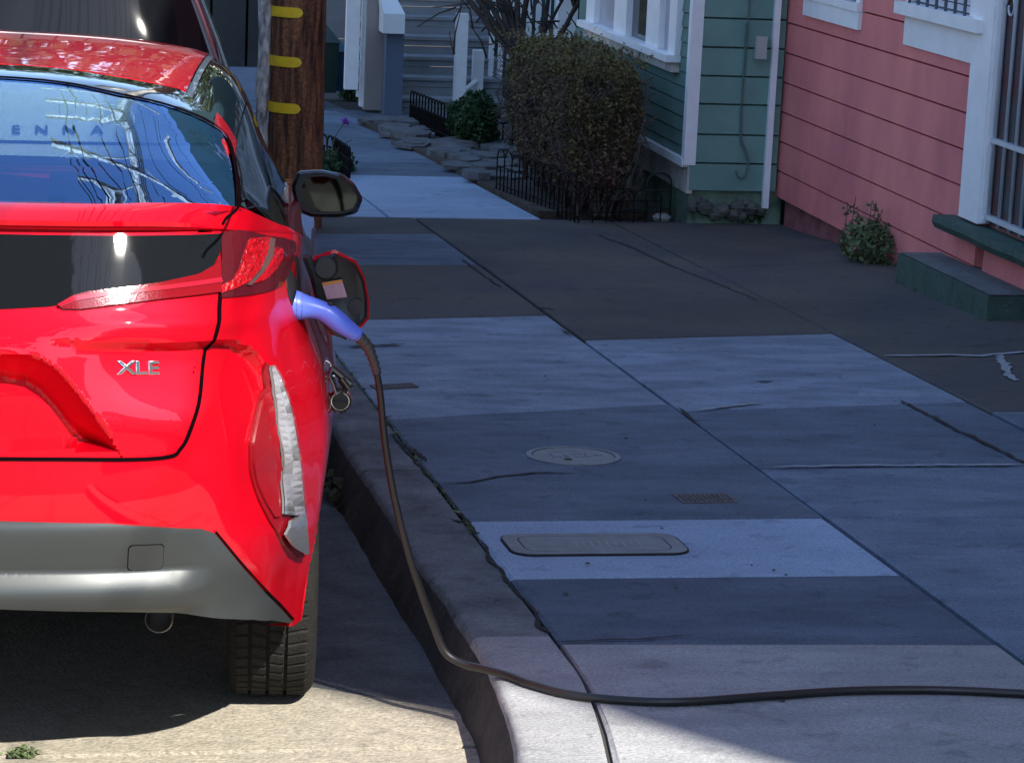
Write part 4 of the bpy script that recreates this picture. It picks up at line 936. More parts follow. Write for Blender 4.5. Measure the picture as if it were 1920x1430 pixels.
M_red = mat('red_paint', (.52, .0008, .010), .5, metal=.45, coat=1, spec=.05, ior=1.5); M_red.node_tree.nodes['Principled BSDF'].inputs['Coat IOR'].default_value = 1.42
M_redd = mat('red_lens', (.16, .001, .005), .06, coat=1, spec=.8, bump=.05, bscale=200)
M_led = mat('red_led_lens', (.50, .002, .008), .15, coat=1, bump=1.0, bscale=90, var=.45, vscale=130, col2=(.22, .0, .003), emis=None)
M_refl = mat('red_reflector', (.20, .001, .004), .2, coat=1, bump=.25, bscale=350, spec=.9)
M_gap = mat('panel_gap', (.004, .002, .003), 1, spec=0)
M_glossb = mat('gloss_black', (.012, .013, .016), .05, coat=1, spec=.8)
M_silver = mat('silver_grey_bumper', (.040, .045, .047), .38, metal=.3, coat=.1)
M_blackp = mat('black_plastic', (.02, .021, .023), .45)
M_rub = mat('tyre_rubber', (.015, .0145, .014), .85, spec=.2, bump=.4, bscale=180, var=.3, vscale=30)
M_chrome = mat('chrome', (.85, .86, .88), .08, metal=1)
M_clear = mat('clear_lamp_lens', (.34, .34, .35), .15, coat=1, bump=.5, bscale=60, var=.75, vscale=55, col2=(.13, .115, .11), detail=1, spec=1)
M_wglass = glass('rear_window_glass', (.30, .42, .43), .34, (.38, .60, 1.0))
M_bglass = mat('privacy_glass', (.006, .007, .009), .03, spec=.3, ior=1.45)
# --- main shell
us = [i/14 for i in range(0, 155)]+[11+(i)/4 for i in range(1, 37)]
us = [u for u in us if u <= 20]; us[-1] = 20
NR = 84; V = []; ARC = [(0, .33, .385), (2.7, .33, .385)]
hatR = PP((300, 858), (340, 838), (362, 790), (380, 740), (397, 665), (408, 590), (412, 545), (416, 470), (417, 440))
hat_in = lambda X, z: z > .75 and z < 1.155 and X < lerp([(p[1], p[0]) for p in sorted(hatR, key=lambda q: q[1])], z)-.02
silP = PP((0, 976), (200, 980), (375, 990), (400, 998), (430, 1035), (470, 1082), (510, 1127), (545, 1165)); 
silp_poly = [(0, silP[0][1])]+silP+[(silP[-1][0], .2), (0, .2)]
def shellpt(u, v):
    zb_, zt_ = cat(KB, u), cat(KT, u); z = zb_+(zt_-zb_)*v; x, y = S0(u, z)
    if u < 9.2:
        d = disp(x, z)
        if hat_in(x, z): d = .13
        if inpoly(silp_poly, x, z) and dpoly(silP, x, z) > .010: d = .055
        if d:
            x2, y2 = S0(u+.01, z); x1, y1 = S0(max(u-.01, 0), z); t = Vector((x2-x1, y2-y1)).normalized(); n = Vector((t.y, -t.x)); x -= n.x*d; y -= n.y*d
    if x > .5:
        for (ay, az, R) in ARC:
            dy_, dz_ = y-ay, z-az; q = math.hypot(dy_, dz_)
            if dz_ < 0:
                if abs(dy_) < R: y = ay+(R if dy_ > 0 else -R)
            elif q < R and q > 1e-5: y = ay+dy_/q*R; z = az+dz_/q*R
    return Vector((x, y, z))
for i, u in enumerate(us):
    for j in range(NR+1): V.append(shellpt(u, j/NR))
Fc = []
for i in range(len(us)-1):
    for j in range(NR):
        a = i*(NR+1)+j; Fc.append((a, a+NR+1, a+NR+2, a+1))
half = len(V)
# spoiler / shoulder rows b and c
def rowc(u):
    k = [(0, -.74, 1.213), (.18, -.74, 1.213), (.36, -.735, 1.214), (.5, -.725, 1.215), (.6, -.715, 1.215), (.66, -.70, 1.211), (.70, -.66, 1.199), (.735, -.59, 1.172), (.757, -.52, 1.150), (.78, -.4, 1.122), (.79, -.22, 1.09), (.80, 0, 1.06)]
    if u >= 11:
        x, y = S0(u, 1.0); return Vector((max(x-.07, 0) if y < 3 else x*.92, y, cat(KT, u)+.012))
    return Vector([cat([q[d] for q in k], u) for d in range(3)])
rows = [];
CAPN = 12
for i, u in enumerate(us):
    a = V[i*(NR+1)+NR]; c = rowc(u); o = 1-.85*sm(2.5, 5.5, u)
    out = Vector((a.x, a.y, 0)); 
    lip = a+Vector((0, -.022, .010))*o
    lip2 = lip+Vector((0, -.002, .010))*o+Vector((0, 0, .004))*(1-o)
    ctrl = [a, a.lerp(lip, .55)+Vector((0, 0, -.003*o)), lip, lip2, lip2.lerp(c, .35)+Vector((0, 0, .006)), lip2.lerp(c, .7)+Vector((0, 0, .005)), c, c+Vector((-.02, .05, -.03))]
    rows.append(ctrl)
nb = len(V)
for r in rows:
    V += r
K = len(rows[0])
for i in range(len(us)-1):
    for j in range(K-1): a = nb+i*K+j; Fc.append((a, a+K, a+K+1, a+1))
n0 = len(V); V += [Vector((-p.x, p.y, p.z)) for p in V]; Fc += [tuple(q+n0 for q in f[::-1]) for f in Fc]
bm = bmesh.new(); vs = [bm.verts.new(p) for p in V]
for f in Fc:
    try: bm.faces.new([vs[i] for i in f])
    except ValueError: pass
bmesh.ops.remove_doubles(bm, verts=bm.verts[:], dist=2e-4)
# drop faces inside the wheel openings
kill = []
for f in bm.faces:
    c = f.calc_center_median()
    if abs(c.x) > .5:
        for (ay, az, R) in ARC:
            if math.hypot(c.y-ay, c.z-az) < R+.0002 or (abs(c.y-ay) < R+.0002 and c.z < az): kill.append(f); break
bmesh.ops.delete(bm, geom=kill, context='FACES')
bmesh.ops.recalc_face_normals(bm, faces=bm.faces[:])
me = bpy.data.meshes.new('body'); bm.to_mesh(me); bm.free(); me.materials.append(M_red); me.polygons.foreach_set('use_smooth', [True]*len(me.polygons)); me.set_sharp_from_angle(angle=math.radians(38))
body = bpy.data.objects.new('body', me); COL.objects.link(body); body.parent = car
# --- tailgate panel
hz = 1.158
gapR = [(p[0]-.004, p[1]) for p in hatR]
hp = [(0, hatR[0][1]+.006), (.30, hatR[0][1]+.005)]+smooth2(gapR, 3); hp[-1] = (hp[-1][0], hz)
hpoly = hp+mir(hp)[:-1]
hatch = patch('tailgate', hpoly, .002, M_red, .0068, hatch=True, depth=.02)
for s_ in (1, -1):
    seam([(s_*p[0], p[1]) for p in [(0, hatR[0][1]+.001), (.15, hatR[0][1]+.001), (.35, hatR[0][1]+.001)]+hatR], .0075, .0035)
# lower rear glass
lg = PP((0, 580), (60, 577), (120, 571), (160, 549), (230, 541), (330, 525), (385, 508), (404, 488), (411, 470), (413, 441)); lg[-1] = (lg[-1][0], hz-.004); lg = [(0, lg[0][1])]+smooth2(lg, 2)
patch('lower_rear_window', lg+mir(lg)[:-1], .006, M_bglass, .02, parent=hatch)
# red lens band on the tailgate, both sides
gb = PP((107, 573), (135, 556), (165, 548), (300, 531), (370, 515), (398, 498), (409, 484), (411, 548), (300, 562), (220, 572), (150, 581), (118, 580))
gb2 = PP((107, 573), (135, 558), (200, 548), (300, 538), (409, 522), (411, 530), (300, 546), (200, 557), (140, 566), (112, 577))
M_lensp = mat('pink_red_lens', (.34, .006, .02), .08, coat=1, spec=1)
for s_ in (1, -1):
    q = [(s_*p[0], p[1]) for p in gb]; q = q if s_ > 0 else q[::-1]; lb_ = patch('tail_lens', q, .010, M_redd, .012, parent=hatch)
    q = [(s_*p[0], p[1]) for p in gb2]; q = q if s_ > 0 else q[::-1]; patch('light_bar', q, .0125, M_lensp, .015, parent=lb_)
# tail lamps, reflectors, lower lamps
tl = PQ((417, 436), (450, 430), (500, 440), (555, 452), (554, 480), (546, 508), (532, 533), (500, 547), (460, 554), (417, 558))
led1 = PQ((469, 447), (506, 443), (502, 470), (490, 500), (468, 527), (440, 541), (414, 549), (414, 536), (438, 523), (452, 500), (460, 470))
led2 = PQ((520, 463), (531, 467), (529, 485), (517, 505), (498, 524), (472, 532), (466, 529), (486, 512), (500, 495), (510, 475))
fogl = [(.789, .557), (.8125, .553), (.8155, .505), (.8185, .455), (.797, .486), (.776, .535)]
fogc = PQ((503, 684), (512, 690), (527, 722), (543, 780), (555, 860), (562, 940), (569, 1000), (571, 1036), (563, 1036), (532, 965), (525, 900), (521, 840), (513, 770), (506, 730))
fogr = PQ((501, 735), (508, 752), (515, 800), (520, 860), (522, 966), (512, 968), (495, 940), (480, 905), (473, 865), (473, 830), (482, 785))
fogsep = PQ((500, 680), (516, 693), (533, 735), (548, 790), (560, 870), (567, 950), (576, 1038), (560, 1047), (535, 1022), (506, 975), (488, 940), (470, 880), (469, 835), (480, 775), (499, 728))
M_cl2 = mat('clear_lamp_plastic', (.17, .175, .19), .1, coat=1, spec=1, metal=.3)
M_fac = [mat('lamp_facet_bright', (.50, .50, .53), .25, metal=.6), mat('lamp_facet_grey', (.36, .36, .38), .2, metal=.5, coat=1), mat('lamp_facet_dark', (.12, .12, .125), .15, coat=1), mat('lamp_facet_amber', (.36, .26, .2), .2, coat=1)]
LB_ = PQ((504, 686), (508, 730), (514, 775), (520, 825), (524, 875), (526, 925), (527, 962)); RB_ = PQ((508, 688), (525, 722), (541, 775), (550, 825), (557, 875), (562, 925), (566, 965))
LB2 = [(.813, .552), (.816, .505), (.8195, .452)]; RB2 = PQ((566, 965), (569, 1000), (571, 1036))
def lens_(s_, par):
    rl = random.Random(12); L_, R_ = smooth2(LB_, 4), smooth2(RB_, 4); bk = patch('lens_backing', [(s_*p[0], p[1]) for p in L_+R_[::-1]], .012, M_fac[2], .01, parent=par, depth=.004)
    for i in range(len(L_)-1):
        for j in range(2):
            q = []
            for (ii, jj) in ((i, j), (i, j+1), (i+1, j+1), (i+1, j)):
                a, b = L_[ii], R_[ii]; t = jj/2; q.append((a[0]+(b[0]-a[0])*t, a[1]+(b[1]-a[1])*t))
            c = (sum(p[0] for p in q)/4, sum(p[1] for p in q)/4); q = [(c[0]+(p[0]-c[0])*1.0, c[1]+(p[1]-c[1])*1.0) for p in q]
            V = [SP(s_*p[0], p[1], .0145)[0] for p in q]+[SP(s_*(c[0]+rl.uniform(-.002, .002)), c[1]+rl.uniform(-.002, .002), .0165)[0]]
            cm('lens_facet', V, [(0, 1, 4), (1, 2, 4), (2, 3, 4), (3, 0, 4)], rl.choices(M_fac, (5, 5, 1, .15))[0], par)
    patch('lens_cover', [(s_*p[0], p[1]) for p in L_+R_[::-1]], .0195, glass('lens_cover_glass', (.9, .9, .92), .05), .012, parent=par, depth=.006)
    a, b = smooth2(LB2, 3), smooth2(RB2, 3); patch('clear_lens', [(s_*p[0], p[1]) for p in a+b[::-1]], .017, mat('frosted_lens', (.20, .205, .22), .2, coat=1) and M_fac[2], .01, parent=par, depth=.004)
M_lampb = mat('lamp_surround' , (.06, .004, .008), .1, coat=1)
for s_ in (1, -1):
    f_ = lambda P: [(s_*p[0], p[1]) for p in P][::s_]
    t_ = patch('tail_lamp', f_(smooth2(tl, 2)), .004, M_lampb, .012)
    patch('led_band', f_(led1), .0075, M_led, .008, parent=t_); patch('led_band', f_(led2), .0075, M_led, .008, parent=t_)
    w_ = PQ((507, 446), (514, 448), (511, 478), (497, 505), (470, 535), (462, 534), (490, 505), (502, 478)); patch('chrome_strip', f_(w_), .009, mat('smoked_chrome', (.35, .2, .2), .15, metal=.8), .01, parent=t_)
    q_ = patch('lower_lamp', f_(fogsep), .006, mat('dark_red_recess', (.16, .002, .006), .3), .012)
    lens_(s_, q_); patch('clear_lens', f_(fogl), .018, M_cl2, .008, parent=q_); patch('reflector', f_(fogr), .012, M_refl, .010, parent=q_)
# silver lower bumper
def SIL(X, z, off):
    ax = abs(X); zs = silP[0][1]; k = 1-sm(.57, .66, ax); zz = z
    T = [(.37, -.035), (.405, -.008), (.425, .008), (.447, .014), (.464, .013), (.492, -.007), (.500, -.013), (.508, -.011), (.52, -.009), (.575, .003), (.590, .004), (.604, .001), (.62, .0)]
    d = lerp(T, zz)*k+(.001)*(1-k)
    p, n = SP(X, z, off+d); p.z += 0; return p, n
silR = PQ((0, 1137), (200, 1145), (330, 1152), (400, 1158), (440, 1160), (475, 1161), (510, 1162), (545, 1166))
sp_ = [(0, silP[0][1])]+[(p[0], p[1]) for p in silP]+[(silP[-1][0]-.012, silP[-1][1]+.010)]+[(p[0], p[1]) for p in silR[:-1][::-1]]+[(0, silR[0][1]-.004)]
lowS = sp_; full = lowS+mir(lowS)[1:-1]
silv = patch('lower_bumper', full, .005, M_silver, .0065, fn=SIL, depth=.012, auto=60)
seam([(p[0]+.003, p[1]+.003) for p in silP[3:]], .0035, .004); seam([(-p[0]-.003, p[1]+.003) for p in silP[3:]], .0035, .004)
sq = PP((241, 1022), (306, 1022), (306, 1068), (241, 1068)); 
def rr2(q, r=.008):
    (x0, z1), (x1, _), (_, z0), _ = q; P = []
    for cx, cz, a0 in ((x1-r, z1-r, 0), (x0+r, z1-r, 90), (x0+r, z0+r, 180), (x1-r, z0+r, 270)):
        for k in range(4): a = math.radians(a0+k*30); P.append((cx+r*math.cos(a), cz+r*math.sin(a)))
    return P
R1 = rr2(sq); R0 = rr2([(sq[0][0]-.0015, sq[0][1]+.0015), (sq[1][0]+.0015, 0), (0, sq[2][1]-.0015), 0])
patch('tow_cover_gap', R0, .0054, M_gap, .02, fn=SIL, parent=silv, depth=.002); patch('tow_cover', R1, .008, M_silver, .02, fn=SIL, parent=silv)
# underside, exhaust
ub = MB(); ub.box((-.62, -.36, .30), (.62, 3.4, .50)); ub.box((-.62, -.66, .41), (.62, -.36, .5)); ub.box((-.80, .40, .2), (.80, 2.3, .34)); ub.box((-.68, -.62, .47), (.68, 3.2, .56)); cb_(ub, 'underbody', mat('underbody_black', (.004, .004, .004), 1, spec=0))
for sy in (0, 2.7):
    for sx in (-1, 1):
        wl = MB(); n = 16; VV = []; 
        for k in range(n+1):
            a = math.pi*k/n; VV += [(sx*.80, sy+.386*math.cos(a), .33+.386*math.sin(a)), (sx*.58, sy+.386*math.cos(a), .33+.386*math.sin(a))]
        wl.add(VV, [(2*k, 2*k+1, 2*k+3, 2*k+2) for k in range(n)]); cb_(wl, 'wheel_housing', MATS['underbody_black'])
ex = MB(); e0 = L3(298, 1160, -.62); ex.lathe([(.026, .0), (.028, -.003), (.030, .0), (.030, .25)], e0, (0, 1, -.02), 24); ex.lathe([(.0265, .0), (.0265, .2), (.001, .2)], e0, (0, 1, -.02), 24)
cb_(ex, 'exhaust_pipe', mat('exhaust_steel', (.30, .28, .26), .35, metal=.9), smooth=True, auto=40)
# wheels
def wheel():
    V = []; Fc = []; prof = []
    s_list = []
    base = [(-.090, .205), (-.097, .235), (-.101, .26), (-.099, .285), (-.092, .300), (-.083, .309)]
    tr = []
    grooves = [-.048, -.008, .032]
    s = -.077
    pts = [-.077, -.0705]
    for gx in grooves: pts += [gx-.0042, gx-.0035, gx+.0035, gx+.0042]
    pts += [.070, .0765]; pts2 = []
    for a, c in zip(pts[:-1], pts[1:]): pts2.append(a); (pts2.append((a+c)/2) if c-a > .02 else None)
    pts2.append(pts[-1])
    NT = 540
    prof = [(s, r, 0, -1) for s, r in base]
    for s in pts2:
        gr = any(abs(s-gx) < .0039 for gx in grooves); rib = sum(s > gx for gx in grooves)
        prof.append((s, .3165-.35*s*s-(.008 if gr else 0), 0 if gr else 1, rib))
    prof += [(-s, r, 0, -1) for s, r in base[::-1]]
    m = len(prof)
    for k in range(NT):
        a = 2*math.pi*k/NT
        for (s, r, tflag, rib) in prof:
            rr = r
            if tflag:
                ph = (k+rib*4+(s*60 if rib in (1, 2) else s*-50)) % 9
                if ph < 1.7: rr -= .004
            V.append((s, rr*math.sin(a), rr*math.cos(a)))
    for k in range(NT):
        for i in range(m-1): Fc.append((k*m+i, k*m+i+1, ((k+1) % NT)*m+i+1, ((k+1) % NT)*m+i))
    return V, Fc
wV, wF = wheel(); wheel_root = []
for i, (sx, sy) in enumerate(((1, 0), (-1, 0), (1, 2.7), (-1, 2.7))):
    e = empty('wheel', (sx*.768, sy, .318), parent=car, local=True)
    if sx < 0: e.rotation_euler = (0, 0, math.pi)
    if i == 0:
        ty = mesh('tyre', wV, wF, M_rub, e, local=True, smooth=False)
        rm = MB(); rm.lathe([(.20, -.09), (.205, .088), (.198, .094), (.19, .085), (.185, .03), (.05, .05), (.001, .055)], (0, 0, 0), (1, 0, 0), 32)
        for k in range(10):
            a = 2*math.pi*k/10; c, s2 = math.cos(a), math.sin(a); t = Vector((0, -s2, c))*.014; r0 = Vector((0, c, s2))
            rm.hexa([Vector((.045, 0, 0))+r0*.04-t, Vector((.045, 0, 0))+r0*.04+t, Vector((.06, 0, 0))+r0*.195+t, Vector((.06, 0, 0))+r0*.195-t, Vector((.07, 0, 0))+r0*.04-t, Vector((.07, 0, 0))+r0*.04+t, Vector((.085, 0, 0))+r0*.195+t, Vector((.085, 0, 0))+r0*.195-t])
        ri = mesh('rim', rm.V, rm.F, mat('alloy', (.45, .46, .48), .3, metal=.9), e, local=True, smooth=True, auto=35); proto = (ty, ri)
    else:
        for q in proto: c = q.copy(); COL.objects.link(c); c.parent = e
# --- greenhouse
ST = {-.76: [(0, 1.198), (.25, 1.209), (.45, 1.205), (.58, 1.192), (.66, 1.182), (.70, 1.175), (.74, 1.175), (.785, 1.14)],
      -.60: [(0, 1.268), (.25, 1.276), (.45, 1.266), (.56, 1.250), (.635, 1.234), (.68, 1.216), (.725, 1.185), (.785, 1.13)],
      -.40: [(0, 1.350), (.25, 1.350), (.45, 1.334), (.55, 1.312), (.615, 1.286), (.665, 1.252), (.715, 1.18), (.79, 1.10)],
      -.20: [(0, 1.424), (.25, 1.419), (.42, 1.404), (.52, 1.379), (.60, 1.336), (.657, 1.286), (.712, 1.18), (.795, 1.07)],
      0: [(0, 1.446), (.25, 1.436), (.42, 1.420), (.53, 1.396), (.602, 1.36), (.655, 1.30), (.715, 1.18), (.797, 1.055)],
      .4: [(0, 1.468), (.25, 1.460), (.42, 1.447), (.54, 1.425), (.612, 1.39), (.66, 1.32), (.72, 1.18), (.80, 1.03)],
      .8: [(0, 1.478), (.25, 1.472), (.42, 1.460), (.55, 1.438), (.62, 1.40), (.665, 1.33), (.722, 1.18), (.80, 1.01)]}
b8 = ST[.8]
def fwd(k, zb2, xs=1): return [(x*xs, zb2+(z-1.01)*k) for x, z in b8]
ST[1.3] = fwd(.97, 1.0); ST[1.7] = fwd(.88, .99); ST[2.05] = fwd(.62, .98); ST[2.4] = fwd(.30, .96); ST[2.7] = fwd(.12, .92); ST[3.1] = fwd(.09, .86, .97); ST[3.45] = fwd(.05, .78, .88); ST[3.66] = fwd(.02, .69, .6)
SK = sorted(ST)
def GT(t, Y):
    Y = min(max(Y, SK[0]), SK[-1]); i = max(0, min(len(SK)-2, sum(Y >= k for k in SK)-1))
    def cr(vals, tt): return cat(vals, tt)
    xs = []; zs = []
    pts = []
    for k in range(8):
        T = [(y, ST[y][k][0]) for y in SK]; Z = [(y, ST[y][k][1]) for y in SK]; pts.append((lerp(T, Y), lerp(Z, Y)))
    return Vector((cat([0]+[p[0] for p in pts][1:], t), Y, cat([p[1] for p in pts], t)))
_gc = {}
def GS(Y):
    k = round(Y, 3)
    if k not in _gc: _gc[k] = [GT(j/6, k) for j in range(43)]
    return _gc[k]
def GZ(X, Y):
    X = abs(X); P = GS(Y)
    for a, b in zip(P[:-1], P[1:]):
        if X <= b.x: t = (X-a.x)/max(b.x-a.x, 1e-6); return a.z+(b.z-a.z)*t
    return P[-1].z-(X-P[-1].x)*3
def gsolve(px, py, y0=-.80):
    Y = y0; last = None
    while Y < 2.0:
        X, Z = at(px, py, Y)
        if Z < GZ(X, Y) and last is not None: return (X, Y)
        last = 1; Y += .01
    return (at(px, py, 0)[0], 0)
def GF(X, Y, off):
    s = 1 if X >= 0 else -1; ax = abs(X); e = .006; z = GZ(ax, Y); zx = (GZ(ax+e, Y)-GZ(max(ax-e, 0), Y))/(2*e if ax > e else e+ax); zy = (GZ(ax, Y+e*2)-GZ(ax, Y-e*2))/(4*e); n = Vector((-zx, -zy, 1)).normalized()
    p = Vector((ax, Y, z))+n*off; return Vector((p.x*s, p.y, p.z)), Vector((n.x*s, n.y, n.z))
GP = lambda *ps: [gsolve(*p) for p in ps]
gapc = GP((0, 147), (120, 158), (235, 181), (330, 204), (395, 233), (425, 259)); gapc = [(0, gapc[0][1]+.001)]+gapc+[(at(439, 290, -.35)[0], -.33), (at(445, 330, -.5)[0], -.50), (at(447, 372, -.68)[0], -.68)]
gapd = smooth2(gapc, 3)
win = gapd+[(.64, -.725), (.5, -.742), (.3, -.752), (0, -.756)]
rear_w = patch('rear_window', win+mir(win)[1:-1], .0, M_wglass, .03, fn=GF, depth=.0)
for s_ in (1, -1): seam([(s_*p[0], p[1]) for p in gapc], .011, .003, fn=GF)
redge = GP((0, 121), (100, 126), (200, 141), (280, 155), (335, 167), (365, 160)); redge = [(0, redge[0][1])]+redge[:-1]
print('gap', gapc, 'redge', redge)
tb_ = smooth2(gapc[:5], 3); st_ = [(p[0], p[1]+.006) for p in tb_]+[(.625, gapc[4][1]+.10)]+smooth2(redge, 2)[::-1]
patch('roof_trailing_strip', st_+mir(st_)[1:-1] if False else st_, .0, M_glossb, .03, fn=GF, depth=.01)
st2 = [(-p[0], p[1]) for p in st_][::-1]; patch('roof_trailing_strip', st2, .0, M_glossb, .03, fn=GF, depth=.01)
dit = lambda Y: GT(3.25, Y).x
rp = smooth2(redge, 2); rp = [p for p in rp if p[0] < dit(p[1])-.003]+[(dit(rp[-1][1])-.003, rp[-1][1]+.004)]
rp += [(dit(y/10)-.003, y/10) for y in range(int(rp[-1][1]*10)+1, 16)]+[(0, 1.55)]
roof = patch('roof', [p for p in rp]+mir(rp)[1:-1], .001, M_red, .03, fn=GF, depth=.01)
def gridp(name, t0, t1, y0, y1, m, s_=1, nt=10, ny=None, off=0, y0f=None, parent=car):
    ny = ny or max(4, int((y1-y0)/.05)); V = []; Fc = []
    for i in range(nt+1):
        t = t0+(t1-t0)*i/nt; ya = y0f(t) if y0f else y0
        for j in range(ny+1): p = GT(t, ya+(y1-ya)*j/ny); V.append(Vector((p.x*s_, p.y, p.z+off)))
    for i in range(nt):
        for j in range(ny):
            f = (i*(ny+1)+j, (i+1)*(ny+1)+j, (i+1)*(ny+1)+j+1, i*(ny+1)+j+1); Fc.append(f if s_ > 0 else f[::-1])
    return cm(name, V, Fc, m, parent, smooth=True)
M_rail = mat('ditch_moulding', (.05, .055, .07), .3, coat=.5)
for s_ in (1, -1):
    gridp('ditch_moulding', 3.25, 3.42, redge[-1][1]-.06, 1.5, M_rail, s_, 2, off=-.002)
    gridp('red_quarter_trim', 4.3, 5.22, -.44, .02, M_red, s_, 8, off=-.0015, y0f=lambda t: -.16-.28*max(0, (t-4.3))/.92)
    gridp('roof_rail_panel', 3.42, 5.2, -.2, 1.6, M_glossb, s_, 10, off=-.008, y0f=lambda t: -.12-.30*max(0, (t-3.9))/1.3)  # red rail in gloss black; dark reflections painted into its colour
    gridp('side_window', 5.2, 7.0, -.62, 2.2, M_bglass, s_, 10, y0f=lambda t: -.60+.34*(t-5.2)/1.8)
    gridp('rear_pillar', 4.85, 5.35, -.62, -.30, M_glossb, s_, 4, off=-.006)
gridp('windscreen', 0, 4.6, 1.55, 2.62, glass('windscreen_glass', (.75, .85, .85), .0), 1, 12); gridp('windscreen', 0, 4.6, 1.55, 2.62, MATS['windscreen_glass'], -1, 12)
for s_ in (1, -1): gridp('front_pillar', 4.6, 5.4, 1.45, 2.62, M_glossb, s_, 4); gridp('bonnet', 0, 7, 2.62, 3.66, M_red, s_, 16)
# cabin
M_trim = mat('cabin_trim', (.018, .018, .02), .8)
cbn = MB(); cbn.box((-.60, -.70, .80), (.60, 2.3, .86)); cb_(cbn, 'cabin_floor', M_trim)
for x in (-.42, 0, .42):
    sb = MB(); sb.hexa([(x-.2, -.02, .85), (x+.2, -.02, .85), (x+.2, .12, .85), (x-.2, .12, .85), (x-.19, -.14, 1.10), (x+.19, -.14, 1.10), (x+.19, -.04, 1.10), (x-.19, -.04, 1.10)]); cb_(sb, 'rear_seat', M_trim)
for x in (-.36, .36):
    sb = MB(); sb.hexa([(x-.22, .95, .75), (x+.22, .95, .75), (x+.22, 1.1, .75), (x-.22, 1.1, .75), (x-.18, .80, 1.12), (x+.18, .80, 1.12), (x+.18, .90, 1.12), (x-.18, .90, 1.12)]); cb_(sb, 'front_seat', M_trim)
# badge
def text_mesh(name, s, size, Mloc, m, parent, ext=.002, bev=.0008, sp=1.0, local=True):
    cu = bpy.data.curves.new(name, 'FONT'); cu.body = s; cu.size = size; cu.extrude = ext; cu.bevel_depth = bev; cu.space_character = sp; cu.align_x = 'CENTER'; cu.align_y = 'CENTER'
    o = bpy.data.objects.new('t', cu); COL.objects.link(o); dg = bpy.context.evaluated_depsgraph_get(); dg.update(); me = bpy.data.meshes.new_from_object(o.evaluated_get(dg)); bpy.data.objects.remove(o)
    me.materials.clear(); me.materials.append(m); me.transform(Mloc); o = bpy.data.objects.new(name, me); COL.objects.link(o); o.parent = parent
    if not local: o.matrix_parent_inverse = wm(parent).inverted()
    return o
for s_ in (1, -1):
    P_ = [L3(418, 424, -.846), L3(424, 413, -.83), L3(440, 400, -.80), L3(447, 390, -.755), L3(447, 375, -.70)]
    cb_(MB().tube([Vector((p.x*s_, p.y-.001, p.z+.004)) for p in spline(P_, 4)], .0032, 6), 'panel_gap', M_gap)
for ch, px in (('X', 240), ('L', 268), ('E', 293)):
    X, Z = solve(px, 690); p, n = SP(X, Z, .004, True); zc_ = Vector((0, 0, 1)); xa = zc_.cross(n)*-1; xa = Vector((-n.y, n.x, 0)).normalized(); ya = n.cross(xa)
    Ml = Matrix(((xa.x*1.35, ya.x, n.x, p.x), (xa.y*1.35, ya.y, n.y, p.y), (xa.z*1.35, ya.z, n.z, p.z), (0, 0, 0, 1))); text_mesh('badge_letter', ch, .036, Ml, M_chrome, hatch, .0022, .0012)
# door mirrors
for s_ in (1, -1):
    Ym = 1.36
    O_ = [(546, 350), (558, 322), (600, 319), (640, 327), (664, 343), (681, 373), (670, 400), (640, 408), (585, 408), (556, 396)]
    P = [L3(px, py, Ym) for px, py in O_]; c = sum(P, Vector())/len(P); P = [tuple(P[i].lerp(P[(i+1) % len(P)], t)) for i in range(len(P)) for t in (.12, .5, .88)]
    P = [Vector(p) for p in P]; n = len(P); V = []
    for (k, dy_) in ((.90, -.002), (1, .004), (1.0, .02), (.92, .09), (.6, .15), (.2, .17)):
        V += [Vector(((c.x+(p.x-c.x)*k)*s_, Ym+dy_, c.z+(p.z-c.z)*k)) for p in P]
    Fc = [(i*n+k, i*n+(k+1) % n, (i+1)*n+(k+1) % n, (i+1)*n+k) for i in range(5) for k in range(n)]+[tuple(5*n+k for k in range(n))]
    mr = cm('door_mirror', V, Fc, M_glossb, smooth=True, auto=50)
    V = [Vector(((c.x+(p.x-c.x)*.90)*s_, Ym+.006, c.z+(p.z-c.z)*.88)) for p in P]; cm('mirror_back', V, [tuple(range(n))], M_blackp, mr)
    V = [Vector(((c.x+(p.x-c.x)*.78+.006)*s_, Ym+.003, c.z+(p.z-c.z)*.74)) for p in P]; cm('mirror_glass', V, [tuple(range(n))], mat('mirror_glass', (.05, .06, .06), .03, metal=1), mr)
    o = MB(); o.hexa([Vector((s_*.72, Ym+.0, .93)), Vector((s_*.83, Ym+.0, .955)), Vector((s_*.83, Ym+.08, .955)), Vector((s_*.72, Ym+.12, .93)), Vector((s_*.70, Ym, 1.0)), Vector((s_*.83, Ym, .985)), Vector((s_*.83, Ym+.08, .985)), Vector((s_*.70, Ym+.12, 1.0))]); cb_(o, 'mirror_arm', M_glossb, mr)
# charging port, flap
Yp = -.40
def sidept(Y, z):
    lo, hi = 5.0, 13.0
    for _ in range(30):
        m = (lo+hi)/2
        if S0(m, z)[1] < Y: lo = m
        else: hi = m
    return S0((lo+hi)/2, z)[0]
V = []; n = 20; cy, cz = -.43, 1.02
for k in range(n): a = 2*math.pi*k/n; y, z = cy+.07*math.cos(a), cz+.06*math.sin(a); V.append(Vector((sidept(y, z)+.002, y, z)))
ring2 = [Vector((v.x+.001-.05, cy+(v.y-cy)*.9, cz+(v.z-cz)*.9)) for v in V]
cm('charging_port', V+ring2, [(k, (k+1) % n, n+(k+1) % n, n+k) for k in range(n)]+[tuple(range(n))], M_blackp)
Fo = [(577, 500), (590, 478), (627, 468), (668, 488), (684, 520), (692, 560), (692, 598), (681, 613), (662, 600), (645, 630), (618, 622), (600, 590), (580, 545)]
Fo = [(577, 505), (589, 480), (627, 468), (668, 489), (685, 522), (692, 562), (692, 598), (680, 613), (650, 630), (620, 628), (603, 600), (590, 560)]
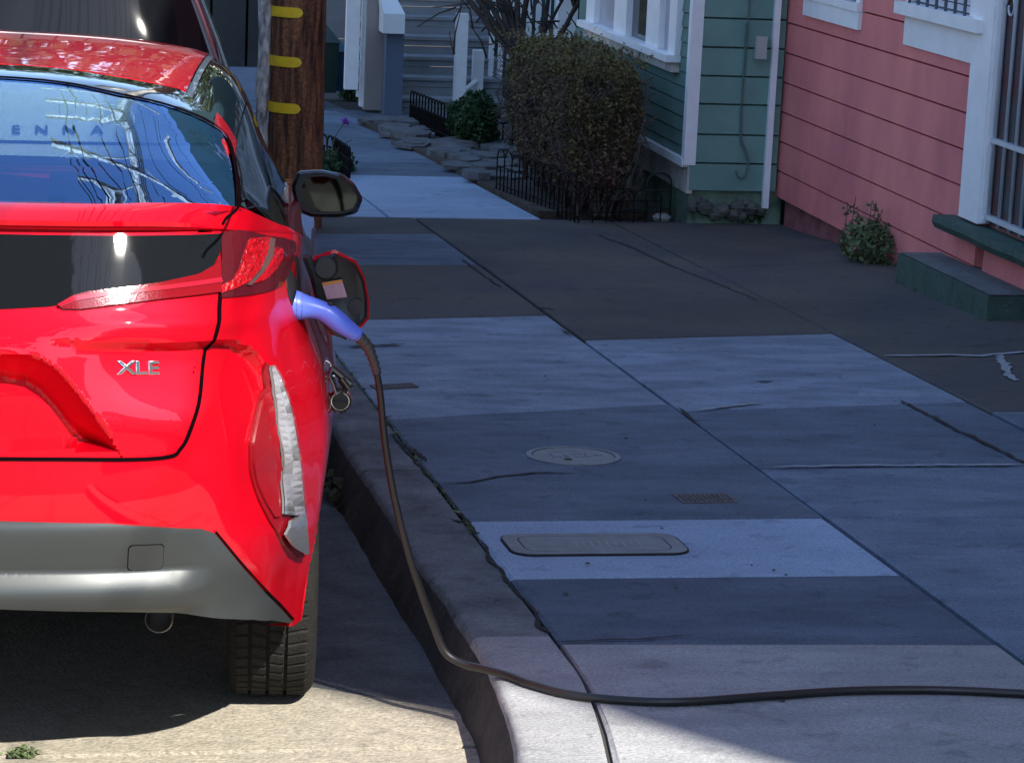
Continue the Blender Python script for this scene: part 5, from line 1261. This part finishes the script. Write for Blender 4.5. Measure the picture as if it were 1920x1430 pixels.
Yf = -.33
P = [L3(px, py, Yf) for px, py in Fo]; n = len(P); c = sum(P, Vector())/n
shell = lambda k, dy_: [Vector((c.x+(p.x-c.x)*k, Yf+dy_+(p.x-c.x)*.10, c.z+(p.z-c.z)*k)) for p in P]
R = [shell(.93, -.004), shell(1.0, -.001), shell(1.0, .010), shell(.95, .018)]
V = sum(R, []); Fc = [(i*n+k, i*n+(k+1) % n, (i+1)*n+(k+1) % n, (i+1)*n+k) for i in range(3) for k in range(n)]+[tuple(3*n+k for k in range(n))]
flap = cm('charging_flap', V, Fc, M_red, smooth=True, auto=45)
R = [shell(.94, -.003), shell(.88, -.014), shell(.84, -.012)]; V = sum(R, []); Fc = [(i*n+k, i*n+(k+1) % n, (i+1)*n+(k+1) % n, (i+1)*n+k) for i in range(2) for k in range(n)]+[tuple(2*n+k for k in range(n))]
cm('flap_lining', V, Fc, mat('flap_black', (.012, .012, .013), .3), flap, smooth=True, auto=35)
lid = MB(); cc = L3(610, 500, Yf); lid.lathe([(.024, .0), (.027, -.008), (.022, -.014), (.001, -.014)], cc+Vector((.0, -.012, 0)), (0, 1, 0), 20); cb_(lid, 'flap_cap', M_blackp, flap, smooth=True, auto=40); lid = MB(); lid.lathe([(.018, .0), (.018, -.006), (.001, -.006)], L3(668, 575, Yf-.014), (0, 1, 0), 12)
cb_(lid, 'flap_clasp', M_blackp, flap, smooth=True, auto=40)
Lq = [(603, 530), (641, 524), (651, 557), (613, 561)]; Yl = Yf-.022
V = [L3(px, py, Yl) for px, py in Lq]; cm('warning_label', V+[v+Vector((0, .002, 0)) for v in V], [(0, 1, 2, 3), (4, 7, 6, 5), (0, 4, 5, 1), (1, 5, 6, 2), (2, 6, 7, 3), (3, 7, 4, 0)], mat('label_pink', (.50, .30, .36), .5, var=.25, vscale=260), flap)
Lq = [(603, 530), (641, 524), (643, 530), (605, 536)]; V = [L3(px, py, Yl-.0008) for px, py in Lq]; cm('label_header', V, [(0, 1, 2, 3)], mat('label_orange', (.55, .22, .05), .5), flap)
hg = MB(); hg.tube([L3(575, 480, -.36), L3(590, 520, -.34), L3(600, 560, -.335)], .010, 8); cb_(hg, 'flap_hinge', M_blackp, flap)
# --- plug, boot and cable (world)
def W3(v): return MC @ v
M_plug = mat('lavender_plug', (.11, .19, .78), .35, coat=.3)
plug = empty('charging_plug', W3(L3(620, 580, -.45)), label='lavender blue charging plug pushed into the red car', cat='charging plug')
Yg = -.45
path = [L3(548, 570, Yg), L3(562, 574, Yg), L3(580, 576, Yg), L3(600, 581, Yg), L3(618, 590, Yg), L3(636, 604, Yg), L3(652, 616, Yg), L3(666, 625, Yg), L3(676, 630, Yg)]
rad = [.031, .030, .024, .021, .0225, .022, .019, .0165, .013]
pth = spline(path, 3); rr_ = [lerp(list(zip(range(9), rad)), i/3) for i in range(len(pth))]
MB().tube([W3(p) for p in pth], rr_, 16).build('plug_body', M_plug, plug, smooth=True, auto=50)
tr_ = MB(); tr_.tube([W3(L3(600, 595, Yg-.0)), W3(L3(612, 606, Yg)), W3(L3(628, 622, Yg)), W3(L3(650, 634, Yg))], [.006, .008, .008, .004], 8); tr_.build('grip', M_blackp, plug, smooth=True)
for o_ in (.0, .35): MB().lathe([(.0305-o_*.005, -.0015), (.0315-o_*.005, 0), (.0305-o_*.005, .0015)], W3(L3(556, 572, Yg).lerp(L3(584, 577, Yg), o_)), r_, 20).build('seam_ring', mat('plug_seam', (.10, .13, .45), .4), plug, smooth=True)
bt = MB(); bt.lathe([(.001, 0), (.007, 0), (.008, .004), (.001, .006)], W3(L3(620, 571, Yg-.008)), (u_*.9+r_*.2), 10); bt.build('release_button', M_blackp, plug, smooth=True)
stg = spline([L3(672, 630, Yg), L3(688, 648, Yg), L3(700, 675, Yg), L3(707, 700, Yg)], 8); rb = [.0135-.0045*i/24+(.0018 if (i % 3) == 0 else -.0008) for i in range(len(stg))]
MB().tube([W3(p) for p in stg], rb, 12).build('strain_relief', mat('cable_boot', (.055, .05, .046), .5), plug, smooth=True)
M_cable = mat('cable_sheath', (.018, .016, .016), .4, coat=.2)
s0 = W3(L3(706, 697, Yg))
tpx = [(713, 740, .0), (722, 830, .0), (739, 930, .0), (765, 1035, .0), (790, 1110, .0), (812, 1168, .0)]
Pc = [s0]; 
def kerbx(px, py): return None
ya, yb = s0.y, 5.62
for i, (px, py, _) in enumerate(tpx): Pc.append(PY(px, py, ya+(yb-ya)*(i+1)/7))
Pc.append(PY(835, 1222, 5.60)); Pc.append(PY(872, 1245, 5.58)); 
for px, py in ((905, 1253), (950, 1265), (1000, 1283), (1080, 1303), (1200, 1314), (1300, 1314), (1450, 1303), (1600, 1294), (1760, 1293), (1920, 1300), (2100, 1312), (2500, 1340)): Pc.append(G(px, py, .011))
cab = spline(Pc, 8); print('cable', [tuple(round(c, 2) for c in p) for p in Pc])
for i, p in enumerate(cab):
    lo = -SL*p.y+.010
    if p.x > 1.09 and p.z < lo: p.z = lo
tag(MB().tube(cab, [.0075+.0020*min(1, i/50) for i in range(len(cab))], 10).build('charging_cable', M_cable, smooth=True), 'long black charging cable drooping from the plug and lying across the pavement', 'cable')
# hanging lock
lk = empty('hanging_lock', W3(L3(635, 730, -.25)), label='black and silver lock hanging on a thin wire beside the red car', cat='lock'); Yk = -.28
b = MB(); b.tube([W3(p) for p in spline([L3(597, 648, Yk), L3(604, 656, Yk), L3(601, 670, Yk), L3(620, 682, Yk), L3(617, 700, Yk), L3(630, 705, Yk)], 4)], .0028, 6); b.build('wire', M_chrome, lk, smooth=True)
b = MB(); b.tube([W3(L3(622, 690, Yk)), W3(L3(658, 720, Yk))], .009, 10); b.tube([W3(L3(640, 708, Yk)), W3(L3(655, 728, Yk))], .011, 10); b.tube([W3(L3(618, 700, Yk)), W3(L3(628, 726, Yk)), W3(L3(645, 735, Yk))], .006, 8); b.build('lock_body', M_glossb, lk, smooth=True, auto=40)
b = MB(); c = W3(L3(638, 752, Yk)); b.lathe([(.024, -.006), (.028, 0), (.024, .006), (.020, .002), (.001, .002)], c, -h_, 24); b.tube([W3(L3(622, 690, Yk-.01)), W3(L3(616, 705, Yk-.01)), W3(L3(624, 722, Yk-.01)), W3(L3(630, 740, Yk-.01))], .0035, 6); b.build('chrome_disc', M_chrome, lk, smooth=True, auto=30)
b = MB(); b.lathe([(.019, .003), (.019, .006), (.001, .006)], c, -h_, 20); b.tube([c-h_*.006+r_*.018, c-h_*.006-r_*.018], .004, 6); b.build('disc_centre', M_blackp, lk)
# ================================================================== VAN AHEAD
YV = 10.7
van = empty('silver_minivan', g(-.25, YV), label='pale silver minivan parked ahead of the red car, seen through its windows', cat='van')
xr = PY(462, 190, YV).x; vz = -SL*YV-.15; xc = xr-.99; print('van', xr, PY(450, 190, YV).z-vz, PY(0, 250, YV), vz)
M_van = mat('van_paint', (.50, .53, .52), .3, metal=.3, coat=1)
def vsec(h):   # half-width and rear position by height
    return lerp([(.3, .93), (.55, .98), (.95, .99), (1.15, .95), (1.45, .84), (1.68, .74), (1.76, .66)], h), lerp([(.3, .05), (.55, 0), (.9, .03), (1.15, .10), (1.45, .22), (1.68, .34), (1.76, .45)], h)
def vp(u, h, off=0):
    w, d = vsec(h); w += off; e = 4.5; a = u*math.pi/2; x = w*abs(math.sin(a))**(2/e)*(1 if u >= 0 else -1); y = d-off+.42*(1-abs(math.cos(a))**(2/e)); return Vector((xc+x, YV+y, vz+h))
V = []; Fc = []; NU = 48; hs = [.3+i*.0487 for i in range(31)]
for h in hs:
    V += [vp(-1+2*k/NU, h) for k in range(NU+1)]
    V += [Vector((xc+(vsec(h)[0]), YV+.42+4.2, vz+h)), Vector((xc-(vsec(h)[0]), YV+.42+4.2, vz+h))]
m = NU+3
for i in range(len(hs)-1):
    for k in range(NU+2): Fc.append((i*m+k, i*m+k+1, (i+1)*m+k+1, (i+1)*m+k))
    Fc.append((i*m+m-1, i*m, (i+1)*m, (i+1)*m+m-1))
Fc.append(tuple((len(hs)-1)*m+k for k in range(m)))
mesh('body', V, Fc, M_van, van, smooth=True, auto=40)
def vpatch(name, u0, u1, h0, h1, off, m, n=16, par=van, inset=.0):
    V = []; Fc = []
    for j in range(5):
        h = h0+(h1-h0)*j/4
        for k in range(n+1): V.append(vp((u0+(u1-u0)*k/n)*(1-inset*j/4), h, off))
    for j in range(4):
        for k in range(n): Fc.append((j*(n+1)+k, j*(n+1)+k+1, (j+1)*(n+1)+k+1, (j+1)*(n+1)+k))
    return mesh(name, V, Fc, m, par, smooth=True)
vpatch('rear_window', -.62, .62, 1.12, 1.60, .006, M_bglass, 30)
for s_ in (1, -1):
    vpatch('tail_lamp', s_*.70, s_*.86, .85, 1.12, .008, M_refl, 6)
    vpatch('side_window', s_*.97, s_*1.0, 1.12, 1.55, .006, M_bglass, 4)
    mesh('side_window', [(xc+s_*(vsec(h)[0]+.006), YV+y, vz+h) for h in (1.12, 1.55) for y in (.5, 4.2)], [(0, 1, 3, 2)], M_bglass, van)
    vpatch('pillar_trim', s_*.655, s_*.70, 1.10, 1.66, .007, M_chrome, 3)
    vpatch('pillar_cover', s_*.705, s_*.93, 1.13, 1.66, .005, M_glossb, 6)
hm = PY(100, 266, YV).z-vz; vpatch('tailgate_moulding', -.62, .62, hm-.012, hm, .004, M_gap, 30)
vpatch('bumper', -.9, .9, .45, .62, .03, M_van, 30); vpatch('plate_recess', -.18, .18, .64, .76, .004, M_glossb, 12)
hl = .0
pN = PY(120, 243, YV); hl = pN.z-vz; print('letters h', hl, pN.x)
for i, ch in enumerate('SIENNA'):
    px = {0: -110, 1: -55, 2: 30, 3: 78, 4: 130, 5: 182}[i]
    if i == 1: px = -35
    if i == 0: px = -85
    q = PY(px, 243, YV+vsec(hl)[1]); Ml = Matrix(((1.5, 0, 0, q.x), (0, 0, -1, YV+vsec(hl)[1]-.012), (0, 1, .1, q.z), (0, 0, 0, 1))); text_mesh('tailgate_letter', ch, .046, Ml, mat('dark_chrome', (.03, .035, .04), .5), van, .003, .001, local=False)
pT = PY(0, 330, YV)
MB().box((xc-.35, YV-.045, pT.z-.02), (PY(132, 330, YV).x, YV-.02, pT.z+.012)).build('bumper_sticker', mat('sticker_white', (.6, .75, .72), .5, var=.5, vscale=40, col2=(.25, .35, .35)), van)
MB().box((PY(108, 330, YV).x, YV-.047, pT.z-.02), (PY(131, 330, YV).x, YV-.0455, pT.z+.012)).build('sticker_end', mat('sticker_teal', (.03, .45, .40), .5), van)
for sx in (-1, 1):
    for y in (.95, 3.9):
        e = empty('wheel', (xc+sx*.84, YV+y, vz+.34), parent=van)
        for q in proto: c = q.copy(); COL.objects.link(c); c.parent = e; c.scale = (1.1, 1.07, 1.07)
van_w = [o for o in van.children if o.name.startswith('wheel')]
